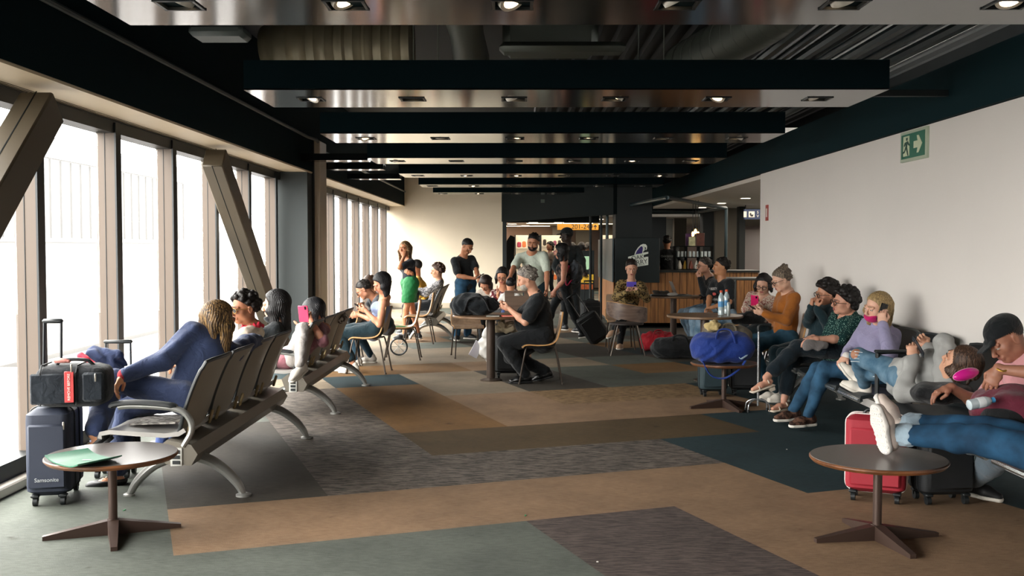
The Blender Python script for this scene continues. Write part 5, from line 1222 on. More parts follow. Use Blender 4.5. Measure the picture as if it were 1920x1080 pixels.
# 18 man in cap
PP['cap'] = p = person('person', 'tall man in a dark cap and jacket pulling a suitcase towards the shops', Vd((1.0, 19.0, 1.0)), P(1066, 466, 19.0), P(1062, 441, 18.95), ang(168, -.1), 130, '#2c211c', 1.07, 'm', bulk=1.15,
  hands=(P(1052, 520, 18.8), P(1100, 530, 18.5)), elp=(Vd((-.3, .3, -1)), Vd((.9, -.2, 0))), fdir=(Vd((0, 0, -1)), Vd((.4, -.4, -.8))), ank=(Vd((.9, 19.2, .09)), Vd((1.15, 18.9, .09))), knp=((-.6, .8, 0), (-.6, .8, 0)), toes=((-.6, .8, 0), (-.6, .8, 0)), top=dict(m=fabric('#12191b'), sl=1.0, g=.03, n='jacket'), bottom=dict(m=D_BLACK), shoes=dict(m=BSH), hair=dict(st='short', c='#0b0908', th=.003))
def cap_on(P_, col, rev=False, label=None):
    S = Sdf(); H = P_['H']; k = P_['k']; R = np.array(P_['HM']); S.ell(H(0, -.012, .045), [.084*k, .103*k, .084*k], R, .01); S.cutp(H(0, 0, .038), P_['HM'] @ Vd((0, -.12, 1)), .006)
    S.cap(H(-.035, .085, .040), H(.035, .085, .040), .009*k, None, .01); S.cap(H(-.03, .13, .028), H(.03, .13, .028), .007*k, None, .03, ax=P_['y'], fl=4.5)
    v, f = S.mesh(Q[P_['q']][1]); o = np_obj('cap', [(v, f, 0)], fabric(col, .08, .75), P_['o'], P_['org']); return o
cap_on(PP['cap'], '#101618')
# 19 background silhouettes
for i, (px, Y, lab, tc) in enumerate(((1091, 29.5, 'distant shopper in a plum top beside the snack display', '#3a2733'), (1073, 33, 'distant shopper in dark clothes between the walkers and the slim post', '#1c2022'), (1101, 34, 'distant shopper in a brown top right of the slim post', '#4a3a30'), (1031, 30, 'distant shopper with a round hairdo behind the bearded man', '#5c5148'))):
    hd = at(px, 462-(1.63-EYE)*1930/Y, Y); pe = Vd((hd.x, Y, .95)); person('person', lab, pe, Vd((hd.x, Y, 1.40)), Vd((hd.x, Y, 1.6)), ang(60+50*i), 60+50*i, '#7a543f', .98, 'f', fem=i != 1, top=dict(m=fabric(tc), sl=.6, g=.02), bottom=dict(m=D_BLACK), shoes=dict(m=BSH), hair=dict(st='long' if i != 3 else 'curly', c='#100d0c', len=.1), ank=(pe+Vd((.1, 0, -.86)), pe+Vd((-.1, 0, -.86))))
# 20 leopard blouse
PP['leo'] = p = person('person', 'woman in a leopard print blouse filming with a purple phone', Vd((1.76, 16.35, .58)), P(1184, 531, 16.1), P(1184, 502, 16.0), ang(-92, -.42), -92, '#c69c86', 1.03, 'm', fem=True, bulk=1.08,
  hands=(P(1194, 546, 15.72), P(1175, 548, 15.72)), fdir=(Vd((-.4, -.1, .9)), Vd((.4, -.1, .9))), palm=((-.6, -.5, 0), (.6, -.5, 0)), curl=(1.0, 1.0), elp=(Vd((.7, -.3, -1)), Vd((-.7, -.3, -1))),
  ank=(P(1152, 616, 15.75), Vd((1.62, 16.1, .09))), toes=(Vd((-.8, -.6, -.35)), Vd((-.2, -1, 0))), knp=(Vd((0, -1, .6)), Vd((0, -1, .4))), top=dict(m=pattern('leopard', '#8a744c', '#17140f', 30), sl=1.0, g=.02), bottom=dict(m=D_BLACK), shoes=dict(m=mat('#b7957a', .6)), hair=dict(st='short', c='#17100e', th=.006, bun=0))
phone(P(1184, 533, 15.66), Vd((0, 1, .2)), Vd((1, 0, 0)), '#5a4bb0', 'purple phone held in front of the face of the woman in leopard print', .08, .15)
# 21 kiosk worker
hd = P(1254, 453, 21.6)
PP['worker'] = person('person', 'kiosk worker in black seen from behind at the bar shelf', Vd((hd.x, 21.85, .98)), Vd((hd.x+.0, 21.85, 1.50)), Vd((hd.x, 21.85, 1.70)), ang(80, -.1), 85, '#a87a5e', 1.0, 'm', hands=(Vd((hd.x-.1, 22.2, 1.15)), Vd((hd.x+.38, 22.1, 1.13))), elp=((-.6, -.4, -.8), (.8, -.4, -.6)), ank=(Vd((hd.x-.1, 21.85, .09)), Vd((hd.x+.1, 21.85, .09))), knp=((0, 1, 0), (0, 1, 0)), toes=((0, 1, 0), (0, 1, 0)),
  top=dict(m=fabric('#0f1214'), sl=.5, g=.02), bottom=dict(m=D_BLACK), shoes=dict(m=BSH), hair=dict(st='short', c='#0d0b0a', th=.01))
w_ = PP['worker']; text('shirt_print', 'OAKBERRY\nAÇAÍ', .06, mat('#7a7f7d', .6), w_['o'], Vd((0, -.145*1.0, 1.36)), RX, .001)
# 22 man, chin on hand
PP['chin'] = p = person('person', 'man with glasses in black resting his chin on his hand', Vd((3.18, 16.9, .58)), P(1331, 522, 16.8), P(1320, 498, 16.75), ang(195, -.1), 185, '#be927c', 1.03, 'm', bulk=1.05,
  hands=(P(1312, 521, 16.55), Vd((2.98, 16.7, .78))), fdir=(Vd((-.4, -.1, .6)), Vd((-.9, -.3, 0))), palm=((.8, .3, .2), (0, 0, -1)), curl=(1.0, .4), elp=(Vd((-.2, -.8, -1)), Vd((0, -.5, -1))), knp=((-1, -.1, .4), (-1, 0, .4)), ank=(Vd((2.86, 16.6, .10)), Vd((2.9, 17.1, .1))),
  top=dict(m=D_BLACK, sl=1.0, g=.018), bottom=dict(m=D_LDEN, g=.014), shoes=dict(m=BSH), hair=dict(st='short', c='#1a1614', c2='#5a524c', th=.010))
glasses(p)
# 23 man printed black tee
PP['printtee'] = p = person('person', 'young man with dark hair in a printed black tee by the water bottles', Vd((3.10, 15.2, .57)), P(1353, 528, 15.2), P(1352, 500, 15.18), ang(188, .02), 205, '#b0805e', 1.05, 'm', bulk=1.12,
  hands=(Vd((2.82, 14.85, .72)), P(1322, 603, 14.75)), fdir=(Vd((-.8, .4, -.2)), Vd((.3, .2, -.3))), palm=((0, 0, -1), (0, 0, -1)), elp=(Vd((.6, -.5, -.8)), Vd((-.5, -.6, -.7))), knp=(Vd((-1, -.2, .5)), Vd((-1, .1, .7))), ank=(Vd((2.62, 14.95, .1)), P(1302, 640, 15.1)), hips=195,
  top=dict(m=D_BLACK, sl=.36, g=.018), bottom=dict(m=D_LDEN, g=.014), shoes=dict(m=BSH), hair=dict(st='short', c='#120e0c', th=.011))
f_ = p['f']; l_ = p['lf']; u_ = p['u']; TR = Matrix((-l_ if False else u_.cross(f_)*1, u_, f_)).transposed()
cpt = p['chp']+f_*.165-p['org']
text('shirt_print', 'LIBERTY', .052, mat('#b9b7b2', .6), p['o'], cpt+u_*.06, TR, .001); text('shirt_print', 'WEAR', .05, mat('#b9b7b2', .6), p['o'], cpt-u_*.10, TR, .001)
m = MB(); m.ell(cpt-u_*.015, .055, .022, .004, 16, 6, TR); part('shirt_emblem', m, mat('#a8433f', .6), p['o'])
# 24 floral blouse
PP['floral'] = p = person('person', 'dark haired woman with glasses in a pale floral blouse holding a pink phone', Vd((3.02, 12.9, .56)), P(1431, 556, 12.85), P(1431, 532, 12.78), ang(-118, -.5), -135, '#be9882', 1.0, 'm', fem=True, bulk=1.15,
  hands=(P(1424, 582, 12.5), P(1412, 574, 12.5)), fdir=(Vd((-.5, -.2, .6)), Vd((.2, -.2, .8))), palm=((-.6, -.3, .4), (.6, .3, .4)), curl=(.9, .9), elp=(Vd((.5, -.5, -1)), Vd((-.7, -.4, -1))), top=dict(m=pattern('floral', '#c9b8a6', '#8a4a44', 16), sl=.95, g=.02, neck='v'), bottom=dict(m=D_DTEAL), shoes=dict(m=BSH), hair=dict(st='bob', c='#100c0c', len=.09, th=.006), knp=((-.8, -.6, .3), (-.8, -.6, .3)), hips=-160)
glasses(p)
phone(P(1415, 564, 12.42), Vd((.4, .7, .5)), Vd((0, -.3, 1)), '#e0286a', 'hot pink phone held by the woman in the floral blouse', .09, .16)
# 25 orange sweater
PP['orange'] = p = person('person', 'woman with a messy bun and glasses in an orange sweater', Vd((3.02, 11.6, .56)), P(1478, 552, 11.6), P(1465, 525, 11.55), ang(188, -.42), 190, '#cca690', 1.02, 'm', fem=True, bulk=1.2,
  hands=(P(1431, 588, 11.35), P(1433, 584, 11.6)), fdir=(Vd((-.9, .1, .3)), Vd((-.9, -.1, .3))), palm=((0, .6, .4), (0, -.6, .4)), curl=(.9, .9), elp=(Vd((.3, -.5, -1)), Vd((.3, .5, -1))), ank=(Vd((2.78, 11.4, .10)), Vd((2.6, 11.8, .1))), headup=Vd((-.3, 0, 1)),
  top=dict(m=fabric('#975920', .1), sl=1.0, g=.016, hem=-.08), bottom=dict(m=pattern('denim', '#1a3a4a', '#42687e', 6)), shoes=dict(m=WHT), hair=dict(st='short', c='#3a332f', c2='#958470', th=.010, bun=1))
glasses(p)
phone(p['wr'][0]+Vd((-.09, .03, .05)), Vd((.5, 0, .8)), Vd((-.8, 0, .5)), '#1a1214', 'dark phone in the hands of the woman in orange')
# 26 curly with glasses, hands at mouth
PP['curly'] = p = person('person', 'woman with curly hair and glasses holding both hands to her mouth', Vd((3.12, 10.75, .56)), P(1556, 572, 10.8), P(1549, 550, 10.75), ang(190, -.15), 195, '#b8886e', .98, 'm', fem=True,
  hands=(P(1532, 577, 10.5), P(1521, 576, 10.6)), fdir=(Vd((.1, .1, 1)), Vd((.1, 0, 1))), palm=((.8, 0, 0), (.8, 0, 0)), curl=(1.3, 1.3), elp=(Vd((-.3, -.6, -1)), Vd((-.5, 0, -1))), top=dict(m=fabric('#15292f'), sl=1.0, g=.02, n='jacket'), bottom=dict(m=D_DTEAL), shoes=dict(m=WHT), hair=dict(st='curly', c='#15100e', th=.018, r=.026, seed=5))
glasses(p)
# 27 teal dotted
PP['teal'] = p = person('person', 'woman with dark curls and glasses in a teal dotted blouse, legs crossed', P(1572, 652, 10.0), P(1592, 592, 10.0), P(1583, 566, 9.95), ang(186, -.02), 200, '#c49680', 1.03, 'n', fem=True, bulk=1.12, hips=178,
  hands=(P(1530, 636, 9.65), P(1524, 632, 9.9)), fdir=(Vd((-.9, .1, -.2)), Vd((-.8, -.3, -.2))), palm=((0, .3, -1), (0, 0, -1)), curl=(.5, .5), elp=(Vd((.2, -.6, -1)), Vd((.2, .5, -1))),
  ank=(P(1436, 708, 9.75), P(1470, 750, 9.95)), toes=(Vd((-.95, -.2, -.28)), Vd((-.75, -.5, -.02))), knp=(Vd((-1, 0, .9)), Vd((-1, 0, .5))),
  top=dict(m=pattern('dots', '#12302f', '#8fb5a4', 70), sl=.55, g=.014, neck='v', hem=-.08), bottom=dict(m=fabric('#0d1a22'), g=.018, len=.88, fl=1.3), shoes=dict(m=mat('#c9bcab', .5), sandal=True, heel=True), hair=dict(st='curly', c='#110d0c', th=.016, r=.024, seed=8, len=.03))
glasses(p)
# 28 blonde with pink mask and phone
PP['blond'] = p = person('person', 'blonde woman in a lilac shirt and pink mask talking on a phone', P(1638, 700, 8.95), P(1652, 612, 8.85), P(1645, 577, 8.78), ang(200, -.12), 200, '#d6ac96', 1.04, 'n', fem=True, bulk=1.08, hips=180,
  hands=(P(1655, 608, 8.58), P(1587, 668, 8.75)), fdir=(Vd((-.1, .1, 1)), Vd((-.7, -.3, -.6))), palm=((.5, .6, .1), (.2, .2, -.8)), curl=(.9, .9), elp=(Vd((0, -.6, -1)), Vd((-.3, .7, -1))),
  ank=(P(1516, 778, 8.95), P(1487, 768, 9.25)), toes=(Vd((-.85, -.3, -.02)), Vd((-.85, -.25, -.02))), knp=(Vd((-1, 0, .7)), Vd((-1, 0, .7))),
  top=dict(m=fabric('#908ba9', .06), sl=1.0, g=.018, hem=-.05, cuff=fabric('#d5d0cb'), collar=fabric('#9a94b8', .06)), bottom=dict(m=D_DEN, g=.008), shoes=dict(m=pattern('mottle', '#2b1c17', '#5a4033', 25), lc=mat('#3a2a22', .7)), hair=dict(st='long', c='#7a6443', c2='#b59a6c', len=.17, th=.010))
face_mask(p, '#c81f6a')
pb = p; phone(p['H'](-.093, .03, -.01) if (p['x'].dot(Vd((0, -1, 0))) < 0) else p['H'](.093, .03, -.01), p['x']*(1 if p['x'].y > 0 else -1), p['z']-p['y']*.4, '#0f1013', 'black phone pressed to the ear of the blonde woman')
# 29 teenager lying in grey hoodie
PP['hoodie'] = p = person('person', 'person in a grey hoodie and ripped jeans lying across the bench', Vd((2.86, 7.55, .64)), P(1775, 690, 6.78), P(1803, 680, 6.58), Vd((-.75, .45, .45)), 170, '#c69a80', .96, 'n', hips=160,
  hands=(P(1712, 672, 6.95), P(1737, 652, 7.2)), fdir=(Vd((-.1, .1, 1)), Vd((-.5, .1, .8))), palm=((.3, .7, 0), (-.2, -.8, 0)), curl=(1.0, 1.0), elp=(Vd((-.4, 0, -1)), Vd((.6, .3, -.6))), headup=Vd((.35, -1, .75)),
  ank=(P(1612, 704, 8.30), P(1622, 722, 8.22)), toes=(Vd((-.5, .3, .7)), Vd((-.7, .4, .35))), knp=(Vd((-.1, 0, 1)), Vd((-.6, 0, .6))),
  top=dict(m=pattern('mottle', '#8f8f8d', '#a8a8a5', 3), sl=1.0, g=.026, hem=-.1, n='hoodie', wr=.006), bottom=dict(m=pattern('denim', '#3c5c72', '#6e899b', 9), g=.014), shoes=dict(m=WHT, sole=WHT), hair=dict(st='long', c='#2a1c15', c2='#5a4232', len=.05, th=.014))
# rips at the knees
for i in range(2):
    S = Sdf(); kp = p['kn'][i]; S.ell(kp+Vd((-.028, -.028, .018)), (.045, .04, .045), None, .01); v, f = S.mesh(.006); np_obj('knee_rip', [(v, f, 0)], skin('#a87a60'), p['o'], p['org'])
    m = MB()
    for k2 in range(4): m.tube([kp-p['org']+Vd((-.07, -.02+.01*k2, -.035+.025*k2)), kp-p['org']+Vd((-.045, -.07, -.03+.025*k2)), kp-p['org']+Vd((.0, -.078, -.035+.025*k2))], .003, 5)
    part('rip_threads', m, mat('#c9ced0', .8), p['o'])
phone(P(1722, 650, 6.93), Vd((.75, -.1, .35)), Vd((.1, .5, 1)), '#20242a', 'dark phone held above the lying person in the grey hoodie', .075, .15)
# 30 man in black cap
PP['capman'] = p = person('person', 'man in a black cap and pink shirt dozing over a burgundy backpack', Vd((2.98, 5.85, .56)), P(1921, 672, 5.95), P(1886, 635, 5.95), ang(190, -.75), 185, '#966a56', 1.04, 'n', bulk=1.1, headup=Vd((-.75, .0, .8)),
  hands=(P(1872, 692, 5.62), Vd((2.62, 6.2, .75))), fdir=(Vd((-.35, .1, -.8)), Vd((-.8, 0, -.3))), palm=((.2, .6, -.5), (0, 0, -1)), curl=(.6, .5), elp=(Vd((.9, -.8, -.1)), Vd((.2, .6, -1))),
  ank=(P(1815, 905, 6.55), Vd((2.62, 6.85, .10))), toes=(Vd((.8, -.6, -.1)), Vd((-1, 0, 0))), knp=(Vd((-1, 0, .3)), Vd((-1, .2, .6))),
  top=dict(m=fabric('#c98f92', .06), sl=.36, g=.02, collar=fabric('#c98f92', .06)), bottom=dict(m=fabric('#5d6a74', .1), g=.02), shoes=dict(m=BSH), hair=dict(st='short', c='#1c1613', th=.001))
cap_on(p, '#0c1114')
m = MB(); m.tube([p['wr'][0]+(p['el'][0]-p['wr'][0]).normalized()*.02+Vd((math.cos(a*PI/8)*.034, math.sin(a*PI/8)*.034, .006*math.sin(a)))-p['org'] for a in range(16)], .0055, 6, closed=True); part('bracelet', m, mat('#c79a45', .3, .8), p['o'], label='gold bracelet')
# 31 person with feet up, body beyond the frame
PP['feetup'] = p = person('person', 'person in blue jeans resting pale sneakers on the low round table', Vd((2.80, 5.05, .54)), Vd((3.18, 4.95, .96)), Vd((3.15, 4.95, 1.18)), ang(175), 172, '#a87a5c', 1.10, 'n', hips=150, fem=True, bulk=1.1,
  hands=(Vd((2.85, 4.75, .8)), Vd((2.85, 5.15, .75))), fdir=((-1, 0, 0), (-1, 0, 0)), palm=((0, 0, -1), (0, 0, -1)), ank=(P(1668, 812, 5.62), P(1676, 790, 5.85)), toes=(Vd((-.28, -.12, 1)), Vd((-.35, .25, 1))), knp=((-.2, 0, 1), (-.2, 0, 1)),
  top=dict(m=fabric('#6a6a70'), sl=1.0), bottom=dict(m=pattern('denim', '#163046', '#254d6c', 7), g=.014, len=.90), shoes=dict(m=mat('#b9aaa0', .6, bump=.3, bscale=200), sole=mat('#cdc8c2', .6)), hair=dict(st='long', c='#2a1c15', len=.2))
for i in range(2):
    t_ = Vd((-.28, -.12, 1)).normalized() if i == 0 else Vd((-.35, .25, 1)).normalized(); an_ = p['an'][i]; dn = Vd((0, 0, -1))-t_*Vd((0, 0, -1)).dot(t_); dn.normalize(); sd = t_.cross(dn)
    m = MB(); R = Matrix((t_, sd, dn)).transposed()
    for a in range(9):
        for b_ in range(-2, 3):
            if (a in (0, 8) and abs(b_) == 2): continue
            m.tube([R @ Vd((math.cos(k2*PI/4)*.0075+(-.06+a*.031), math.sin(k2*PI/4)*.0075+b_*.0165, 0))+an_+dn*.1045-p['org'] for k2 in range(8)], .0028, 5, closed=True)
    part('sole_studs', m, mat('#e2ded8', .55), p['o'], label='white studded sole pattern')
    c = Sdf(); c.cap(p['kn'][i].lerp(an_, .84), p['kn'][i].lerp(an_, .93), .063, None, .01); v, f = c.mesh(.007, wrinkle(.003, .04, 2)); np_obj('turned_cuff', [(v, f, 0)], fabric('#8fa1ad'), p['o'], p['org'])
m = MB(); c_ = p['an'][1].lerp(p['kn'][1], .06); m.tube([c_+Vd((.0, math.cos(a*PI/6)*.04, math.sin(a*PI/6)*.04))-p['org'] for a in range(12)], .003, 5, closed=True); part('anklet', m, mat('#b8402f', .5), p['o'])
# ================================================================ LUGGAGE AND SMALL THINGS
def rrect(w, d, r, n=5):
    out = []
    for cx_, cy_, a0 in ((w/2-r, d/2-r, 0), (-w/2+r, d/2-r, 90), (-w/2+r, -d/2+r, 180), (w/2-r, -d/2+r, 270)):
        for k in range(n+1): a = math.radians(a0+90*k/n); out.append((cx_+r*math.cos(a), cy_+r*math.sin(a)))
    return out
def softbox(w, d, h, r=.04, z0=0, bul=.0, n=9):
    """rounded upright block with softened top and bottom"""
    m = MB(); rings = []
    for i in range(n+1):
        t = i/n; z = z0+h*t; e = min(t, 1-t)*h; k = 1.0
        if e < r: q = 1-e/r; sh = r*(1-math.sqrt(max(0, 1-q*q)))
        else: sh = 0
        b_ = bul*math.sin(PI*t)
        rings.append([(x*(w-2*sh+b_)/w, y*(d-2*sh+b_)/d, z) for x, y in rrect(w, d, min(r, w*.45, d*.45))])
    # denser rings near the rounded ends
    N_ = len(rings[0]); vs = [p for R in rings for p in R]; fs = []
    for i in range(n):
        for j in range(N_): fs.append((i*N_+j, i*N_+(j+1) % N_, (i+1)*N_+(j+1) % N_, (i+1)*N_+j))
    fs.append(tuple(range(N_))[::-1]); fs.append(tuple(n*N_+j for j in range(N_))); m.raw(vs, fs); return m
def suitcase(lab, loc, rz, w, d, h, col, tilt=0, handle=0.0, trim=None, front='y', spin=True, mt=None, rough=.7):
    t = thing('suitcase', lab, 'suitcase', loc, rz); t.rotation_euler = (tilt, 0, rz)
    M_ = mt or mat(col, rough, bump=.3, bscale=260); wz = .06; tr_ = trim or M_rub
    part('shell', softbox(w, d, h-wz, .05, wz, n=16), M_, t)
    zp = MB()
    for yy in (-d*.18, d*.12): zp.tube([(x, yy, z+wz) for x, z in [(a, b_+(h-wz)/2) for a, b_ in rrect(w+.006, h-wz+.004, .06, 6)]], .0045, 6, closed=True)
    part('zip_line', zp, tr_, t)
    part('front_pocket', MB().box((0, -d/2-.008, wz+h*.42), (w*.84, .024, h*.66), bev=.02), M_, t)
    if handle:
        hb_ = MB(); hb_.tube([(-.085, d*.38, h-.02), (-.085, d*.38, h+handle), (.085, d*.38, h+handle), (.085, d*.38, h-.02)], .0085, 8); part('pull_handle', hb_, mat('#3a3d3f', .3, .7), t)
        part('handle_grip', MB().box((0, d*.38, h+handle), (.20, .03, .026), bev=.01), M_rub, t)
    part('top_handle', MB().tube(arc([(-.08, 0, h-.005), (-.05, 0, h+.025), (.05, 0, h+.025), (.08, 0, h-.005)], 5), .009, 8), M_rub, t)
    for sx in (-1, 1):
        for sy in (-1, 1):
            g = MB(); g.box((sx*(w/2-.05), sy*(d/2-.04), .062), (.05, .05, .02), bev=.006); g.cyl((sx*(w/2-.05)-.013, sy*(d/2-.04), .026), (sx*(w/2-.05)+.013, sy*(d/2-.04), .026), .0255, 16); g.box((sx*(w/2-.05), sy*(d/2-.04)+.01, .045), (.034, .02, .03))
            part('wheel', g, M_rub, t)
    return t
# big blue spinner at lower left
t = suitcase('dark blue soft spinner suitcase standing by the window, lower of the pair', (-2.93, 6.48, 0), math.radians(12), .26, .46, .60, '#1d2434')
t0 = t
text('brand_mark', 'Samsonite', .034, mat('#a9adb0', .4), t, (-.0, -.253, .17), RX, .001)
part('zip_pull', MB().box((.10, -.245, .50), (.012, .008, .05), bev=.003), mat('#b0aaa0', .3, .8), t)
# duffel on top
t = thing('cabin_bag', 'black cabin bag with a red tag strapped on top of the blue suitcase', 'bag', (-2.77, 6.42, .604), math.radians(8))
part('body', softbox(.41, .26, .26, .06, 0, .02, 14), fabric('#11151a'), t)
part('end_pocket', MB().box((.14, -.135, .13), (.13, .03, .18), bev=.014), fabric('#1a2027'), t)
part('side_pocket', MB().box((-.10, -.135, .12), (.26, .02, .19), bev=.01), fabric('#181e25'), t)
for x in (-.17, .04): part('zip_line', MB().tube([(x, -.138, .02), (x, -.14, .22), (x, -.10, .262), (x, .1, .262)], .005, 6), M_rub, t)
tg = part('luggage_tag', MB().box((.005, -.158, .135), (.055, .006, .19), bev=.002), mat('#c23a3a', .5), t, label='red luggage tag with white lettering')
text('tag_lettering', 'REMOVE BEFORE', .022, mat('#e8dcd4', .5), tg, (.005, -.1625, .135), RX @ Matrix.Rotation(PI/2, 3, 'Z'), .001)
part('carry_handle', MB().tube(arc([(-.10, -.05, .25), (-.06, -.06, .29), (.08, -.06, .29), (.13, -.05, .25)], 6), .011, 8), M_rub, t)
part('handle_wrap', MB().box((-.06, -.06, .288), (.11, .035, .03), bev=.012), fabric('#d98f86'), t, label='pink handle wrap')
for x in (.02, .16): part('zip_pull', MB().box((x, -.16, .25 if x < .1 else .19), (.01, .008, .05), bev=.003), mat('#b7b2a8', .3, .8), t)
th_ = thing('trolley_handle', 'tall telescopic trolley handle rising behind the black cabin bag', 'handle', (-2.98, 6.60, .58), math.radians(6))
part('tubes', MB().tube([(-.075, 0, -.02), (-.06, 0, .535), (.045, 0, .535), (.035, 0, -.02)], .009, 8), mat('#2a2c2e', .3, .6), th_); part('grip', MB().box((-.008, 0, .54), (.13, .035, .03), bev=.012), M_rub, th_)
# second case behind with draped scarf
suitcase('grey blue suitcase half hidden behind the black cabin bag', (-2.80, 7.12, 0), math.radians(4), .30, .24, .60, '#31394d', handle=.33)
S = Sdf(); c = P(202, 676, 6.95)
for k in range(6):
    a = c+Vd((-.09+.032*k, -.03+.01*k, .05-.012*k)); S.cap(a, a+Vd((.04, -.04, -.20-.03*(k % 3))), .026, .018, .02, ax=Vd((1, .3, 0)).normalized(), fl=1.5)
S.cap(c+Vd((-.10, .02, .05)), c+Vd((.07, .0, .04)), .042, .036, .03)
v, f = S.mesh(.006, wrinkle(.006, .07, 5)); o = np_obj('draped_jacket', [(v, f, 0)], fabric('#28324e'), None, Vd((c.x, c.y, c.z-.2))); tag(o, 'navy jacket with red lining draped over the grey blue suitcase handle', 'jacket')
S = Sdf(); S.cap(c+Vd((-.15, -.075, .04)), c+Vd((-.03, -.085, -.04)), .024, .02, .02); S.cap(c+Vd((.03, -.10, -.07)), c+Vd((.09, -.11, -.13)), .03, .02, .02); v, f = S.mesh(.006, wrinkle(.004, .05, 8)); np_obj('lining', [(v, f, 0)], fabric('#c4283a'), o, Vd((c.x, c.y, c.z-.2)))['label'] = 'red lining'
# green tray on the left side table
tc_ = fl(156, 866, .452); t = thing('green_tray', 'green leather tray lying on the lower left side table', 'tray', (tc_.x, tc_.y, .452))
cL, cT, cR, cB = [fl(a, b_, .455)-tc_-Vd((0, 0, .003)) for a, b_ in ((84, 864), (165, 850), (229, 864), (146, 882))]
g = []
for i in range(11):
    a_, b_ = cL.lerp(cT, i/10), cB.lerp(cR, i/10); g.append([a_.lerp(b_, j/8)+Vd((0, 0, .005+.026*abs(j/4-1)**3)) for j in range(9)])
part('tray_sheet', MB().sheet(g, .006), mat('#2f6b52', .38, bump=.1, bscale=150), t); 
part('gold_mark', MB().box((.02, .0, .0105), (.05, .02, .0012)), mat('#9fb7a0', .4), t)
# newspaper on the nearest seat
o = part('folded_paper', MB().box((0, 0, 0), (.30, .34, .008), rot(0, math.radians(-2), 0)), pattern('mottle', '#b9b4ae', '#807c78', 25), None, (-2.36, 6.78, .452)); tag(o, 'folded printed paper lying on the front seat of the nearest bench', 'newspaper')
# things on the middle cafe table
S = Sdf(); c = Vd((-.50, 12.22, .787))
S.ell(c+Vd((.02, 0, .115)), (.27, .15, .125), None, .03); S.ell(c+Vd((-.16, 0, .10)), (.13, .14, .13), None, .05); S.cap(c+Vd((-.15, 0, .21)), c+Vd((.02, 0, .22)), .045, .04, .04); S.cutp(c+Vd((0, 0, .002)), Vd((0, 0, 1)), .01)
v, f = S.mesh(.009, wrinkle(.007, .1, 12)); o = np_obj('travel_bag', [(v, f, 0)], fabric('#11161a'), None, c); tag(o, 'bulky black bag standing on the middle cafe table', 'bag')
part('strap', MB().tube(arc([(-.12, -.14, .05), (-.05, -.155, .20), (.1, -.155, .21), (.18, -.14, .06)], 6), .010, 6, 1.8), fabric('#0c0f12'), o)
part('zip_line', MB().tube(arc([(-.2, -.10, .17), (0, -.135, .165), (.22, -.09, .15)], 6), .004, 5), M_rub, o)
t = thing('red_wallet', 'red phone case lying flat at the edge of the middle cafe table', 'phone case', (-.09, 11.93, .787), .1); part('cover', MB().box((0, 0, .006), (.17, .09, .012), bev=.003), mat('#d3442f', .45), t); part('card_edge', MB().box((-.01, -.046, .006), (.14, .002, .006)), mat('#e8b0a0', .5), t)
t = thing('notebook', 'thin dark notebook beside the red phone case on the middle table', 'notebook', (-.27, 11.95, .787), -.15); part('cover', MB().box((0, 0, .006), (.16, .11, .012), bev=.002), mat('#22272a', .5), t); part('pages', MB().box((0, -.054, .006), (.15, .004, .008)), mat('#b9b4a8', .6), t)
# trolley and cream coat under the middle table
suitcase('black cabin suitcase under the middle cafe table beside the grey haired man', (-.10, 12.55, 0), 0, .34, .22, .55, '#111416')
S = Sdf(); c = Vd((-.14, 12.42, .60)); rr = np.random.RandomState(2)
for k in range(14): a = c+Vd((rr.uniform(-.13, .13), rr.uniform(-.08, .08), rr.uniform(-.03, .09))); S.cap(a, a+Vd((rr.uniform(-.09, .09), rr.uniform(-.05, .05), rr.uniform(-.06, .03))), .032, .024, .02)
v, f = S.mesh(.007, wrinkle(.008, .07, 9)); o = np_obj('rolled_coat', [(v, f, 0)], fabric('#b7a68a'), None, c); tag(o, 'cream coat bundled on the black suitcase under the middle table', 'coat')
S = Sdf(); c = Vd((-.36, 12.65, .40)); S.ell(c+Vd((0, 0, -.02)), (.10, .07, .17), None, .03); S.cap(c+Vd((-.02, 0, .1)), c+Vd((.03, 0, .24)), .045, .03, .03); S.cap(c+Vd((-.03, 0, -.1)), c+Vd((.03, 0, -.17)), .06, .05, .04)
v, f = S.mesh(.008, wrinkle(.008, .08, 4)); o = np_obj('plastic_bag', [(v, f, 0)], mat('#c7c3bd', .4), None, Vd((c.x, c.y, c.z-.2))); tag(o, 'white plastic bag hanging behind the post of the middle table', 'bag')
o = part('folded_magazine', MB().box((0, 0, 0), (.11, .015, .20), rot(0, .5, .2)), mat('#b9b6bd', .5), None, P(893, 655, 12.72)); tag(o, 'magazine sticking out left of the white plastic bag', 'magazine')
